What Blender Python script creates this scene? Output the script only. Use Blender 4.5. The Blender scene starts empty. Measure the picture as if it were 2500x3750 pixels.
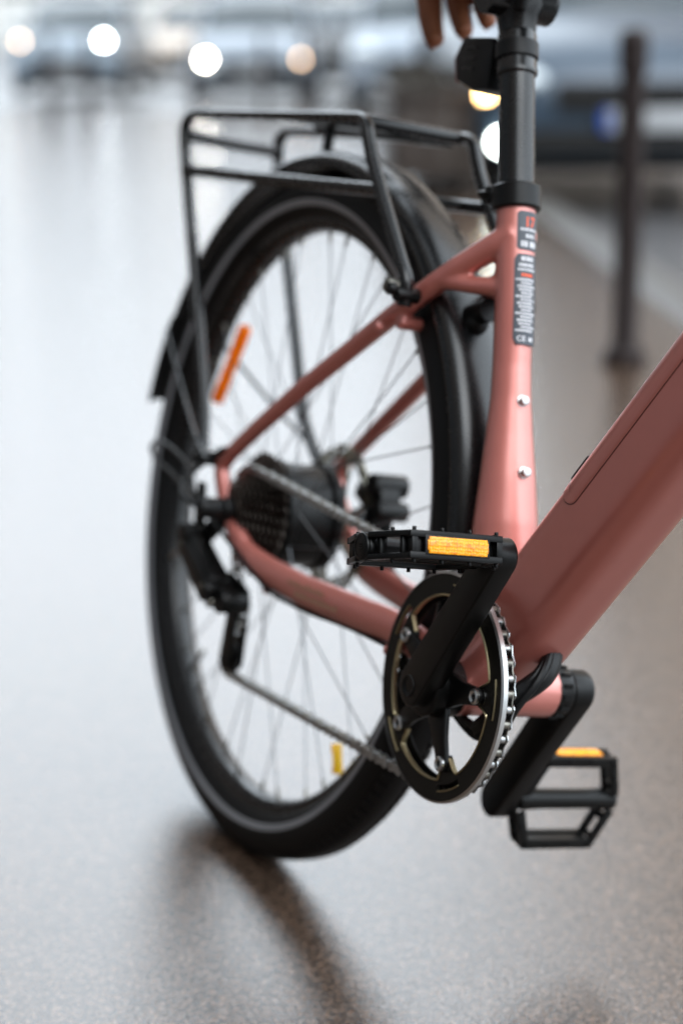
import bpy, bmesh, math, random
from mathutils import Vector, Matrix

random.seed(7)
SC = bpy.context.scene
COL = SC.collection
R = math.radians
PI = math.pi

# ------------------------------------------------------------------ camera
CAM = bpy.data.cameras.new("camera")
cam = bpy.data.objects.new("camera", CAM)
COL.objects.link(cam)
right = Vector((0.44796508, 0.89402289, -0.00709685))
up = Vector((-0.21694842, 0.11639938, 0.96921854))
look = Vector((-0.86732963, 0.43263640, -0.24609971))
m = Matrix((right, up, -look)).transposed().to_4x4()
m.translation = Vector((1.77578182, -0.76299053, 0.85946544))
cam.matrix_world = m
CAM.sensor_fit = 'VERTICAL'
CAM.sensor_height = 36.0
CAM.sensor_width = 24.0
CAM.lens = 66.09
CAM.clip_start = 0.05
CAM.clip_end = 2000
CAM.dof.use_dof = True
CAM.dof.focus_distance = 1.475
CAM.dof.aperture_fstop = 2.6
SC.camera = cam

# ------------------------------------------------------------------ world, sun, exposure
SUN_EL, SUN_AZ = R(48), R(88)
W = bpy.data.worlds.new("World")
SC.world = W
W.use_nodes = True
nt = W.node_tree
sky = nt.nodes.new("ShaderNodeTexSky")
sky.sky_type = 'NISHITA'
sky.sun_disc = False
sky.sun_elevation = SUN_EL
sky.sun_rotation = SUN_AZ
sky.air_density = 1.0
sky.dust_density = 6.0
sky.ozone_density = 1.0
hs = nt.nodes.new("ShaderNodeHueSaturation")
hs.inputs["Saturation"].default_value = 0.38
mixw = nt.nodes.new("ShaderNodeMix")
mixw.data_type = 'RGBA'
mixw.inputs[0].default_value = 0.86
# cloud cover over the clear sky, thinnest and brightest at middle height
wtc = nt.nodes.new("ShaderNodeTexCoord")
wsep = nt.nodes.new("ShaderNodeSeparateXYZ")
wramp = nt.nodes.new("ShaderNodeFloatCurve")
cv = wramp.mapping.curves[0]
cv.points[0].location = (0.0, 0.25)
cv.points[1].location = (1.0, 0.36)
for q in ((0.31, 0.52), (0.485, 0.66), (0.62, 0.60)):
    cv.points.new(*q)
wramp.mapping.update()
wmul = nt.nodes.new("ShaderNodeMath")
wmul.operation = 'MULTIPLY'
wmul.inputs[1].default_value = 39.5
wcol = nt.nodes.new("ShaderNodeVectorMath")
wcol.operation = 'SCALE'
wcol.inputs[0].default_value = (0.90, 1.0, 1.09)
nt.links.new(wtc.outputs["Generated"], wsep.inputs[0])
nt.links.new(wsep.outputs["Z"], wramp.inputs["Value"])
nt.links.new(wramp.outputs[0], wmul.inputs[0])
nt.links.new(wmul.outputs[0], wcol.inputs["Scale"])
nt.links.new(wcol.outputs[0], mixw.inputs[7])
bg = nt.nodes["Background"]
bg.inputs["Strength"].default_value = 0.12
nt.links.new(sky.outputs[0], hs.inputs["Color"])
nt.links.new(hs.outputs[0], mixw.inputs[6])
nt.links.new(mixw.outputs[2], bg.inputs["Color"])

sl = bpy.data.lights.new("sun", 'SUN')
sl.energy = 0.75
sl.angle = R(38)
sl.color = (0.96, 0.985, 1.0)
sun = bpy.data.objects.new("sun", sl)
COL.objects.link(sun)
sd = Vector((math.sin(SUN_AZ) * math.cos(SUN_EL), math.cos(SUN_AZ) * math.cos(SUN_EL), math.sin(SUN_EL)))
sun.rotation_euler = sd.to_track_quat('Z', 'Y').to_euler()

SC.view_settings.view_transform = 'Standard'
SC.view_settings.look = 'None'
SC.view_settings.gamma = 1
SC.view_settings.exposure = 0.75
SC.cycles.max_bounces = 8
SC.cycles.use_denoising = True
SC.cycles.sample_clamp_indirect = 6.0

# ------------------------------------------------------------------ materials
MATS = {}


def mat(name, col, rough=0.5, metal=0.0, spec=0.5, coat=0.0, coat_r=0.1, emit=None, estr=0.0, noise=0.0, nscale=40.0,
        bump=0.0, bscale=300.0, rnoise=0.0, ior=1.5, trans=0.0):
    if name in MATS:
        return MATS[name]
    M = bpy.data.materials.new(name)
    M.use_nodes = True
    t = M.node_tree
    b = t.nodes["Principled BSDF"]
    b.inputs["Base Color"].default_value = (*col, 1)
    b.inputs["Roughness"].default_value = rough
    b.inputs["Metallic"].default_value = metal
    b.inputs["Specular IOR Level"].default_value = spec
    b.inputs["Coat Weight"].default_value = coat
    b.inputs["Coat Roughness"].default_value = coat_r
    b.inputs["IOR"].default_value = ior
    b.inputs["Transmission Weight"].default_value = trans
    if emit:
        b.inputs["Emission Color"].default_value = (*emit, 1)
        b.inputs["Emission Strength"].default_value = estr
    tc = t.nodes.new("ShaderNodeTexCoord")
    if noise > 0:
        n = t.nodes.new("ShaderNodeTexNoise")
        n.inputs["Scale"].default_value = nscale
        n.inputs["Detail"].default_value = 6
        t.links.new(tc.outputs["Object"], n.inputs["Vector"])
        mx = t.nodes.new("ShaderNodeMix")
        mx.data_type = 'RGBA'
        mx.inputs[6].default_value = (*[c * (1 - noise) for c in col], 1)
        mx.inputs[7].default_value = (*[min(1, c * (1 + noise)) for c in col], 1)
        t.links.new(n.outputs["Fac"], mx.inputs[0])
        t.links.new(mx.outputs[2], b.inputs["Base Color"])
    if rnoise > 0:
        n = t.nodes.new("ShaderNodeTexNoise")
        n.inputs["Scale"].default_value = nscale * 1.7
        n.inputs["Detail"].default_value = 5
        t.links.new(tc.outputs["Object"], n.inputs["Vector"])
        mr = t.nodes.new("ShaderNodeMapRange")
        mr.inputs["To Min"].default_value = max(0.02, rough - rnoise)
        mr.inputs["To Max"].default_value = rough + rnoise
        t.links.new(n.outputs["Fac"], mr.inputs["Value"])
        t.links.new(mr.outputs[0], b.inputs["Roughness"])
    if bump > 0:
        n = t.nodes.new("ShaderNodeTexNoise")
        n.inputs["Scale"].default_value = bscale
        n.inputs["Detail"].default_value = 4
        t.links.new(tc.outputs["Object"], n.inputs["Vector"])
        bp = t.nodes.new("ShaderNodeBump")
        bp.inputs["Strength"].default_value = bump
        bp.inputs["Distance"].default_value = 0.002
        t.links.new(n.outputs["Fac"], bp.inputs["Height"])
        t.links.new(bp.outputs[0], b.inputs["Normal"])
    MATS[name] = M
    return M


PAINT = mat("rose paint", (0.55, 0.160, 0.126), 0.38, 0.42, 0.5, 1.0, 0.30, noise=0.05, nscale=60, rnoise=0.05)
PAINT.node_tree.nodes["Principled BSDF"].inputs["Coat IOR"].default_value = 1.72
PAINT_L = mat("lighter rose paint", (0.53, 0.20, 0.185), 0.38, 0.3, 0.5, 0.1, 0.3)
BLACK = mat("black anodised metal", (0.0025, 0.0025, 0.0024), 0.34, 0.0, 0.22, noise=0.2, nscale=120, rnoise=0.06)
SATIN = mat("satin black paint", (0.0025, 0.0027, 0.003), 0.27, 0.0, 0.45, rnoise=0.02, nscale=90)
RUBBER = mat("tyre rubber", (0.0035, 0.0035, 0.0038), 0.5, 0.0, 0.22, noise=0.25, nscale=150, bump=0.15, bscale=500)
STRIPE = mat("reflective grey band", (0.30, 0.315, 0.34), 0.33, 0.3, 0.5)
STEEL = mat("bright steel", (0.55, 0.55, 0.54), 0.28, 1.0, noise=0.1, nscale=200)
DSTEEL = mat("dull steel", (0.20, 0.19, 0.165), 0.36, 0.9, noise=0.3, nscale=300)
CHAINM = mat("chain steel", (0.42, 0.43, 0.43), 0.34, 1.0, noise=0.15, nscale=400)
SPOKEM = mat("grey spoke steel", (0.16, 0.17, 0.18), 0.35, 0.6)
GOLD = mat("bare alloy edge", (0.50, 0.43, 0.26), 0.35, 1.0)
PLATE = mat("black chain guard plate", (0.006, 0.0055, 0.0042), 0.45, 0.0, 0.22, rnoise=0.08, nscale=200)
CASS = mat("oily cassette steel", (0.055, 0.045, 0.038), 0.45, 0.9, noise=0.3, nscale=300)
ROTM = mat("brake disc steel", (0.26, 0.25, 0.19), 0.4, 0.9)
SKIN = mat("skin", (0.27, 0.095, 0.043), 0.5, 0, 0.4, noise=0.12, nscale=60, bump=0.1, bscale=400)
SLEEVE = mat("dark sleeve cloth", (0.03, 0.03, 0.035), 0.9)
PLASTIC = mat("black plastic", (0.003, 0.003, 0.0032), 0.42, 0, 0.25)
WHITEINK = mat("white ink", (0.55, 0.55, 0.57), 0.6)
ORANGEINK = mat("orange ink", (0.75, 0.10, 0.03), 0.6)
STICK = mat("dark label film", (0.035, 0.042, 0.055), 0.4)
GROOVE = mat("dark seam", (0.14, 0.045, 0.038), 0.7)
FADED = mat("faded gold lettering", (0.44, 0.25, 0.17), 0.5, 0.3)


def amber(name, cell, dark, light, emitk):
    M = bpy.data.materials.new(name)
    M.use_nodes = True
    t = M.node_tree
    b = t.nodes["Principled BSDF"]
    b.inputs["Roughness"].default_value = 0.22
    b.inputs["Coat Weight"].default_value = 0.15
    tc = t.nodes.new("ShaderNodeTexCoord")
    v = t.nodes.new("ShaderNodeTexVoronoi")
    v.inputs["Scale"].default_value = cell
    v.inputs["Randomness"].default_value = 0.35
    t.links.new(tc.outputs["Object"], v.inputs["Vector"])
    n = t.nodes.new("ShaderNodeTexNoise")
    n.inputs["Scale"].default_value = cell * 0.35
    t.links.new(tc.outputs["Object"], n.inputs["Vector"])
    mm = t.nodes.new("ShaderNodeMath")
    mm.operation = 'MULTIPLY'
    t.links.new(v.outputs["Distance"], mm.inputs[0])
    t.links.new(n.outputs["Fac"], mm.inputs[1])
    cr = t.nodes.new("ShaderNodeValToRGB")
    cr.color_ramp.elements[0].position = 0.12
    cr.color_ramp.elements[0].color = (*light, 1)
    cr.color_ramp.elements[1].position = 0.42
    cr.color_ramp.elements[1].color = (*dark, 1)
    t.links.new(mm.outputs[0], cr.inputs[0])
    t.links.new(cr.outputs[0], b.inputs["Base Color"])
    bp = t.nodes.new("ShaderNodeBump")
    bp.inputs["Strength"].default_value = 0.5
    bp.inputs["Distance"].default_value = 0.001
    t.links.new(v.outputs["Distance"], bp.inputs["Height"])
    t.links.new(bp.outputs[0], b.inputs["Normal"])
    b.inputs["Subsurface Weight"].default_value = 0.0
    MATS[name] = M
    return M


AMBER = amber("amber prism lens", 420, (0.72, 0.19, 0.0), (1.0, 0.42, 0.002), 0)


def translucent(name, col, amount):
    """coloured plastic that lets light through"""
    M = mat(name, col, 0.3, 0, 0.5, 0.4)
    t = M.node_tree
    b = t.nodes["Principled BSDF"]
    tr_ = t.nodes.new("ShaderNodeBsdfTranslucent")
    tr_.inputs["Color"].default_value = (*col, 1)
    mx = t.nodes.new("ShaderNodeMixShader")
    mx.inputs[0].default_value = amount
    t.links.new(b.outputs[0], mx.inputs[1])
    t.links.new(tr_.outputs[0], mx.inputs[2])
    t.links.new(mx.outputs[0], t.nodes["Material Output"].inputs["Surface"])
    return M


ORANGE = translucent("orange reflector plastic", (1.0, 0.40, 0.010), .75)
YELLOWR = translucent("yellow reflector plastic", (1.0, 0.74, 0.02), .75)

# ------------------------------------------------------------------ mesh helpers


class MB:
    def __init__(s):
        s.v, s.f, s.mi = [], [], []
        s.cur = 0

    def add(s, vs, fs):
        o = len(s.v)
        s.v += [Vector(p) for p in vs]
        s.f += [tuple(i + o for i in f) for f in fs]
        s.mi += [s.cur] * len(fs)

    def sweep(s, pts, ra, rb=None, n=16, ref=(0, 1, 0), expo=2.0, caps=True, closed=False):
        """tube along points; ra half size along ref side, rb half size across it (single numbers or lists)"""
        pts = [Vector(p) for p in pts]
        k = len(pts)
        ra = ra if isinstance(ra, (list, tuple)) else [ra] * k
        rb = ra if rb is None else (rb if isinstance(rb, (list, tuple)) else [rb] * k)
        ref = Vector(ref)
        vs, fs = [], []
        for i, p in enumerate(pts):
            if closed:
                t = pts[(i + 1) % k] - pts[i - 1]
            else:
                t = pts[min(i + 1, k - 1)] - pts[max(i - 1, 0)]
            t.normalize()
            sd = ref - ref.dot(t) * t
            if sd.length < 1e-4:
                sd = Vector((0, 0, 1)) - t.z * t
            sd.normalize()
            nn = t.cross(sd)
            for j in range(n):
                a = 2 * PI * j / n
                c, q = math.cos(a), math.sin(a)
                c = math.copysign(abs(c) ** (2 / expo), c)
                q = math.copysign(abs(q) ** (2 / expo), q)
                vs.append(p + sd * c * ra[i] + nn * q * rb[i])
        for i in range(k if closed else k - 1):
            i2 = (i + 1) % k
            for j in range(n):
                j2 = (j + 1) % n
                fs.append((i * n + j, i * n + j2, i2 * n + j2, i2 * n + j))
        if caps and not closed:
            fs.append(tuple(range(n))[::-1])
            fs.append(tuple((k - 1) * n + j for j in range(n)))
        s.add(vs, fs)

    def cyl(s, a, b, r, r2=None, n=20):
        a, b = Vector(a), Vector(b)
        d = (b - a).normalized()
        ref = (0, 1, 0) if abs(d.y) < 0.9 else (0, 0, 1)
        s.sweep([a, b], [r, r if r2 is None else r2], n=n, ref=ref)

    def rcyl(s, a, b, r, e=0.0015, n=24):
        """cylinder with softened ends"""
        a, b = Vector(a), Vector(b)
        d = (b - a).normalized()
        ref = (0, 1, 0) if abs(d.y) < 0.9 else (0, 0, 1)
        s.sweep([a, a + d * e * .3, a + d * e, b - d * e, b - d * e * .3, b], [r - e, r - e * .3, r, r, r - e * .3, r - e], n=n, ref=ref)

    def lathe(s, prof, n=96, c=(0, 0, 0), closed=True, a0=0.0, a1=2 * PI, axis='y'):
        """profile of (radius, along axis) turned about an axis through c"""
        full = abs(a1 - a0 - 2 * PI) < 1e-6
        k = len(prof)
        m = n if full else n + 1
        vs, fs = [], []
        for i in range(m):
            a = a0 + (a1 - a0) * i / n
            for r, y in prof:
                if axis == 'y':
                    vs.append((c[0] + r * math.cos(a), c[1] + y, c[2] + r * math.sin(a)))
                else:
                    vs.append((c[0] + r * math.cos(a), c[1] + r * math.sin(a), c[2] + y))
        for i in range(n):
            i2 = (i + 1) % m
            for j in range(k if closed else k - 1):
                j2 = (j + 1) % k
                q = (i * k + j, i * k + j2, i2 * k + j2, i2 * k + j)
                fs.append(q if axis == 'y' else q[::-1])
        if not full and closed:
            fs.append(tuple(range(k))[::-1])
            fs.append(tuple((m - 1) * k + j for j in range(k)))
        s.add(vs, fs)

    def prism(s, poly, y0, y1, shear=None):
        """2D outline in the x-z plane made thick in y; shear(x,z) adds to y"""
        n = len(poly)
        sh = shear or (lambda x, z: 0.0)
        vs = [(x, y0 + sh(x, z), z) for x, z in poly] + [(x, y1 + sh(x, z), z) for x, z in poly]
        fs = [tuple(range(n)), tuple(range(2 * n - 1, n - 1, -1))]
        fs += [(i, i + n, (i + 1) % n + n, (i + 1) % n) for i in range(n)]
        s.add(vs, fs)

    def box(s, c, h, rot=None):
        vs = []
        for z in (-1, 1):
            for x, y in ((-1, -1), (1, -1), (1, 1), (-1, 1)):
                p = Vector((x * h[0], y * h[1], z * h[2]))
                if rot is not None:
                    p = rot @ p
                vs.append(Vector(c) + p)
        s.add(vs, [(3, 2, 1, 0), (4, 5, 6, 7), (0, 1, 5, 4), (1, 2, 6, 5), (2, 3, 7, 6), (3, 0, 4, 7)])

    def bar(s, a, b, w, h, ref=(0, 0, 1)):
        """straight rectangular bar from a to b, w wide, h tall along ref"""
        a, b = Vector(a), Vector(b)
        t = (b - a).normalized()
        u = Vector(ref)
        u = (u - u.dot(t) * t).normalized()
        sd = t.cross(u)
        vs = []
        for p in (a, b):
            for i, j in ((-1, -1), (1, -1), (1, 1), (-1, 1)):
                vs.append(p + sd * i * w / 2 + u * j * h / 2)
        s.add(vs, [(0, 1, 2, 3), (7, 6, 5, 4), (0, 4, 5, 1), (1, 5, 6, 2), (2, 6, 7, 3), (3, 7, 4, 0)])

    def ball(s, c, r, nu=16, nv=10, sc=(1, 1, 1)):
        vs = [Vector(c) + Vector((0, 0, r * sc[2]))]
        for i in range(1, nv):
            th = PI * i / nv
            for j in range(nu):
                ph = 2 * PI * j / nu
                vs.append(Vector(c) + Vector((r * sc[0] * math.sin(th) * math.cos(ph), r * sc[1] * math.sin(th) * math.sin(ph), r * sc[2] * math.cos(th))))
        vs.append(Vector(c) - Vector((0, 0, r * sc[2])))
        fs = [(0, 1 + j, 1 + (j + 1) % nu) for j in range(nu)]
        for i in range(nv - 2):
            for j in range(nu):
                a, b = 1 + i * nu + j, 1 + i * nu + (j + 1) % nu
                fs.append((a, a + nu, b + nu, b))
        l = len(vs) - 1
        b0 = 1 + (nv - 2) * nu
        fs += [(l, b0 + (j + 1) % nu, b0 + j) for j in range(nu)]
        s.add(vs, fs)

    def join(s, o, slot):
        k = len(s.v)
        s.v += o.v
        s.f += [tuple(i + k for i in f) for f in o.f]
        s.mi += [slot] * len(o.f)
        return s

    def xform(s, M):
        s.v = [M @ p for p in s.v]
        return s


ANG = R(11)
CPT = Vector((0.0, 0.00515184, -0.36550393))          # tyre contact point in the bicycle's own axes (origin at rear hub)
TO_WORLD = Matrix.Rotation(-ANG, 4, 'X') @ Matrix.Translation(-CPT)


def tag(o, label=None, cat=None, group=None, kind=None):
    for k, v in (("label", label), ("category", cat), ("group", group), ("kind", kind)):
        if v:
            o[k] = v
    return o


def mesh_obj(name, mb, mats, parent=None, bevel=0.0, sharp=35, off=None, segs=2):
    me = bpy.data.meshes.new(name)
    me.from_pydata([tuple(p) for p in mb.v], [], mb.f)
    mats = mats if isinstance(mats, (list, tuple)) else [mats]
    for q in mats:
        me.materials.append(q)
    for p, i in zip(me.polygons, mb.mi):
        p.material_index = i
    bm = bmesh.new()
    bm.from_mesh(me)
    bmesh.ops.recalc_face_normals(bm, faces=bm.faces)
    if bevel > 0:
        es = [e for e in bm.edges if len(e.link_faces) == 2 and e.calc_face_angle(0) > R(30)]
        bmesh.ops.bevel(bm, geom=es, offset=bevel, segments=segs, affect='EDGES', profile=0.5, clamp_overlap=True)
    if off is not None:
        bmesh.ops.translate(bm, verts=bm.verts, vec=off)
    bm.to_mesh(me)
    bm.free()
    me.shade_smooth()
    me.set_sharp_from_angle(angle=R(sharp))
    o = bpy.data.objects.new(name, me)
    COL.objects.link(o)
    if parent is not None:
        o.parent = parent
    return o


def empty(name, loc=(0, 0, 0), rot=(0, 0, 0)):
    o = bpy.data.objects.new(name, None)
    o.empty_display_size = 0.1
    COL.objects.link(o)
    o.location = loc
    o.rotation_euler = rot
    return o


def copy_tree(o, parent=None):
    c = o.copy()
    COL.objects.link(c)
    c.parent = parent
    for ch in list(o.children):
        copy_tree(ch, c)
    return c


BIKE = empty("bicycle", (0, 0, 0), (-ANG, 0, 0))
tag(BIKE, "rose pink electric bicycle with black rack and mudguard leaning on the wet pavement", "bicycle")


def bp(name, mb, mats, parent=None, **k):
    return mesh_obj(name, mb, mats, parent or BIKE, off=-CPT, **k)


def arc2(c, r, a0, a1, n):
    return [(c[0] + r * math.cos(R(a0 + (a1 - a0) * i / n)), c[1] + r * math.sin(R(a0 + (a1 - a0) * i / n))) for i in range(n + 1)]


def capsule(p, q, rp, rq, n=14):
    """outline round two circles"""
    a = math.degrees(math.atan2(q[1] - p[1], q[0] - p[0]))
    return arc2(q, rq, a - 90, a + 90, n) + arc2(p, rp, a + 90, a + 270, n)


def smooth_path(pts, it=2, keep=True):
    pts = [Vector(p) for p in pts]
    for _ in range(it):
        out = [pts[0]]
        for a, b in zip(pts[:-1], pts[1:]):
            out += [a * .75 + b * .25, a * .25 + b * .75]
        out.append(pts[-1])
        pts = out
    return pts


# ------------------------------------------------------------------ setting: pavement, kerb, road
def ground_material(name, base, rough, bumps, warm=0.0):
    M = bpy.data.materials.new(name)
    M.use_nodes = True
    t = M.node_tree
    b = t.nodes["Principled BSDF"]
    tc = t.nodes.new("ShaderNodeTexCoord")
    big = t.nodes.new("ShaderNodeTexNoise")
    big.inputs["Scale"].default_value = 1.3
    big.inputs["Detail"].default_value = 5
    fine = t.nodes.new("ShaderNodeTexNoise")
    fine.inputs["Scale"].default_value = 420
    fine.inputs["Detail"].default_value = 3
    vor = t.nodes.new("ShaderNodeTexVoronoi")
    vor.inputs["Scale"].default_value = 400
    mid = t.nodes.new("ShaderNodeTexNoise")
    mid.inputs["Scale"].default_value = 320
    mid.inputs["Detail"].default_value = 6
    for q in (big, fine, vor, mid):
        t.links.new(tc.outputs["Object"], q.inputs["Vector"])
    cr = t.nodes.new("ShaderNodeValToRGB")
    cr.color_ramp.elements[0].position = 0.0
    cr.color_ramp.elements[0].color = (*[c * 0.6 for c in base], 1)
    cr.color_ramp.elements[1].position = 1.0
    cr.color_ramp.elements[1].color = (*[c * 3.0 for c in base], 1)
    stone = t.nodes.new("ShaderNodeTexVoronoi")       # aggregate: single lighter stones in dark binder
    stone.inputs["Scale"].default_value = 330
    t.links.new(tc.outputs["Object"], stone.inputs["Vector"])
    ssep = t.nodes.new("ShaderNodeSeparateColor")
    t.links.new(stone.outputs["Color"], ssep.inputs[0])
    spow = t.nodes.new("ShaderNodeMath")
    spow.operation = 'POWER'
    spow.inputs[1].default_value = 3.0
    t.links.new(ssep.outputs[1], spow.inputs[0])
    t.links.new(spow.outputs[0], cr.inputs[0])
    t.links.new(cr.outputs[0], b.inputs["Base Color"])
    mr = t.nodes.new("ShaderNodeMapRange")
    mr.inputs["From Min"].default_value = 0.3
    mr.inputs["From Max"].default_value = 0.7
    mr.inputs["To Min"].default_value = rough * 0.75
    mr.inputs["To Max"].default_value = rough * 1.3
    grit = t.nodes.new("ShaderNodeMapRange")          # single stones: some wet and smooth, some dull
    grit.inputs["To Min"].default_value = 0.6
    grit.inputs["To Max"].default_value = 2.2
    gm = t.nodes.new("ShaderNodeMath")
    gm.operation = 'MULTIPLY'
    gv = t.nodes.new("ShaderNodeTexVoronoi")
    gv.inputs["Scale"].default_value = 330
    t.links.new(tc.outputs["Object"], gv.inputs["Vector"])
    gs = t.nodes.new("ShaderNodeSeparateColor")
    t.links.new(gv.outputs["Color"], gs.inputs[0])
    t.links.new(gs.outputs[0], grit.inputs["Value"])
    t.links.new(grit.outputs[0], gm.inputs[0])
    t.links.new(big.outputs["Fac"], mr.inputs["Value"])
    t.links.new(mr.outputs[0], gm.inputs[1])
    t.links.new(gm.outputs[0], b.inputs["Roughness"])
    b.inputs["IOR"].default_value = 1.5
    b.inputs["Specular IOR Level"].default_value = 0.75
    add = t.nodes.new("ShaderNodeMath")
    add.operation = 'MULTIPLY_ADD'
    add.inputs[1].default_value = 0.5
    t.links.new(vor.outputs["Distance"], add.inputs[0])
    t.links.new(mid.outputs["Fac"], add.inputs[2])
    bmp = t.nodes.new("ShaderNodeBump")
    bmp.inputs["Strength"].default_value = bumps
    bmp.inputs["Distance"].default_value = 0.0014
    t.links.new(add.outputs[0], bmp.inputs["Height"])
    t.links.new(bmp.outputs[0], b.inputs["Normal"])
    return M


WETP = ground_material("wet pavement asphalt", (0.058, 0.038, 0.027), 0.064, 0.30)
WETR = ground_material("wet road asphalt", (0.045, 0.044, 0.046), 0.24, 0.4)
GRAN = mat("wet granite", (0.085, 0.08, 0.075), 0.35, 0, 0.5, noise=0.25, nscale=60)

LK = Vector((-0.895, 0.4463, 0))          # level look direction
RT = Vector((0.4463, 0.895, 0))           # level right direction
CG = Vector((1.7758, -0.7630, 0))         # ground under the camera


def at(depth, off, z=0.0):
    p = CG + LK * depth + RT * off
    p.z = z
    return p


ROW = Vector((-0.906, 0.4233, 0)).normalized()    # line of the bollards and the kerb
ACR = Vector((0.4233, 0.906, 0)).normalized()

mb = MB()
S = 900
mb.add([(-S, -S, -0.10), (S, -S, -0.10), (S, S, -0.10), (-S, S, -0.10)], [(0, 1, 2, 3)])
tag(mesh_obj("road", mb, WETR), kind="structure")

K0 = Vector((-2.34, 2.139, 0)) + ACR * 0.30         # front face line of the pavement
mb = MB()
e0, e1 = K0 - ROW * 30, K0 + ROW * 17.5
q0, q1 = e0 - ACR * 60, e1 - ACR * 60
mb.add([e0, e1, q1, q0] + [p + Vector((0, 0, -0.14)) for p in (e0, e1, q1, q0)],
       [(0, 3, 2, 1), (0, 1, 5, 4), (1, 2, 6, 5), (2, 3, 7, 6), (3, 0, 4, 7)])
tag(mesh_obj("pavement", mb, WETP), kind="structure")

mb = MB()
k0, k1 = K0 - ROW * 30 + ACR * 0.1, K0 + ROW * 17.5 + ACR * 0.1
mb.bar(k0 + Vector((0, 0, -.057)), k1 + Vector((0, 0, -.057)), 0.196, 0.13)
kk = K0 + ROW * 17.6 + ACR * 0.2
mb.bar(kk + Vector((0, 0, -.057)), kk - ACR * 60 + Vector((0, 0, -.057)), 0.196, 0.13)
tag(mesh_obj("kerb", mb, GRAN, bevel=0.01), kind="structure")

# ------------------------------------------------------------------ bicycle: frame
YV = Vector((0, 1, 0))
BBX, BBZ = 0.4425, -0.0574
DT0 = Vector((0.4276, 0, -0.0459))
DTT = Vector((0.612, 0, 0.791)).normalized()
DTN = Vector((-0.791, 0, 0.612)).normalized()
HW, HH, CR = 0.031, 0.0420, 0.020


def rrect(w, h, r, n=6):
    """rounded rectangle outline (u,v), counter-clockwise"""
    out = []
    for cx, cy, a in ((w - r, h - r, 0), (-w + r, h - r, 90), (-w + r, -h + r, 180), (w - r, -h + r, 270)):
        for i in range(n + 1):
            t = R(a + 90 * i / n)
            out.append((cx + r * math.cos(t), cy + r * math.sin(t)))
    return out


fr = MB()
# down tube (rounded box section holding the battery)
sec = rrect(HW, HH, CR)
ns = len(sec)
vs, fs = [], []
stn = [(-0.005, .80), (0.03, .95), (0.07, 1), (0.30, 1), (0.50, 1), (0.60, .85), (0.63, .7)]
for s_, k in stn:
    for u, v in sec:
        vs.append(DT0 + DTT * s_ + YV * u * (0.5 + 0.5 * k) + DTN * v * k)
for i in range(len(stn) - 1):
    for j in range(ns):
        j2 = (j + 1) % ns
        fs.append((i * ns + j, i * ns + j2, (i + 1) * ns + j2, (i + 1) * ns + j))
fs += [tuple(range(ns))[::-1], tuple((len(stn) - 1) * ns + j for j in range(ns))]
fr.add(vs, fs)
# seat tube, flaring towards the bottom bracket
fr.sweep([(0.3306, 0, 0.3640), (0.3583, 0, 0.2714), (0.372, 0, 0.2185), (0.380, 0, 0.19), (0.388, 0, 0.159), (0.398, 0, 0.1214),
          (0.407, 0, 0.084), (0.418, 0, 0.03), (0.43, 0, -0.02), (BBX, 0, BBZ)],
         [.0180, .0176, .0174, .0185, .0215, .0256, .0290, .031, .031, .03], [.0178, .0174, .0174, .0180, .0205, .024, .028, .032, .032, .026], n=28)
# bottom bracket shell
fr.sweep([(BBX, -.046, BBZ), (BBX, .052, BBZ)], .0245, n=32, ref=(0, 0, 1))
fr.sweep([(BBX, -.03, BBZ), DT0 + DTT * .05], [.026, .03], n=24)
# top tube stub of the low-step frame joins the seat tube high up, out of view: short head tube and step-through
HT = DT0 + DTT * 0.63
fr.sweep([HT + Vector((.02, 0, -.05)), HT + Vector((-.03, 0, .12))], .024, n=24)
for s in (-1, 1):
    # chainstay with the deep upswept rear dropout
    cs = [(.425, .038 * s, -.052), (.372, .043 * s, -.040), (.322, .046 * s, -.036), (.25, .052 * s, -.040), (.165, .058 * s, -.0448),
          (.098, .063 * s, -.0440), (.062, .0655 * s, -.0415), (.036, .067 * s, -.0365), (.016, .0685 * s, -.0250), (.000, .0695 * s, -.0135), (-.018, .070 * s, .001),
          (-.034, .070 * s, .0165), (-.0455, .070 * s, .032), (-.046, .0695 * s, .044), (-.036, .0685 * s, .054)]
    fr.sweep(cs, [.010, .010, .010, .010, .0105, .0105, .0105, .010, .0095, .009, .009, .0085, .0085, .0085, .0085],
             [.0175, .0175, .0172, .0168, .0165, .0160, .0155, .0145, .0132, .012, .011, .0105, .010, .0095, .0095], n=18)
    # seat stay
    ss = [(-.046, .0695 * s, .040), (-.03, .0685 * s, .0565), (.02, .0655 * s, .094), (.098, .060 * s, .150), (.17, .053 * s, .199), (.224, .047 * s, .237),
          (.268, .037 * s, .2705), (.30, .027 * s, .295), (.333, .012 * s, .321), (.347, .004 * s, .334)]
    fr.sweep(ss, [.0085, .0088, .009, .0092, .0094, .0098, .0105, .0115, .0125, .0125], n=18)
    # gusset bar from seat stay to seat tube
    fr.sweep([(.285, .034 * s, .281), (.318, .022 * s, .2815), (.352, .006 * s, .285)], [.0085, .0082, .0105], n=14)
    # brazed-on cable guides
for p in ((.233, -.062, .2275), (.0909, -.062, -.063), (.337, -.054, -.0555)):
    fr.ball(p, .0058, 12, 8)
fr.sweep([(.245, -.05, .235), (.245, .05, .235)], .007, n=12, ref=(0, 0, 1))
fr.sweep([(.372, -.043, -.040), (.372, .043, -.040)], .009, n=12, ref=(0, 0, 1))
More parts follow.
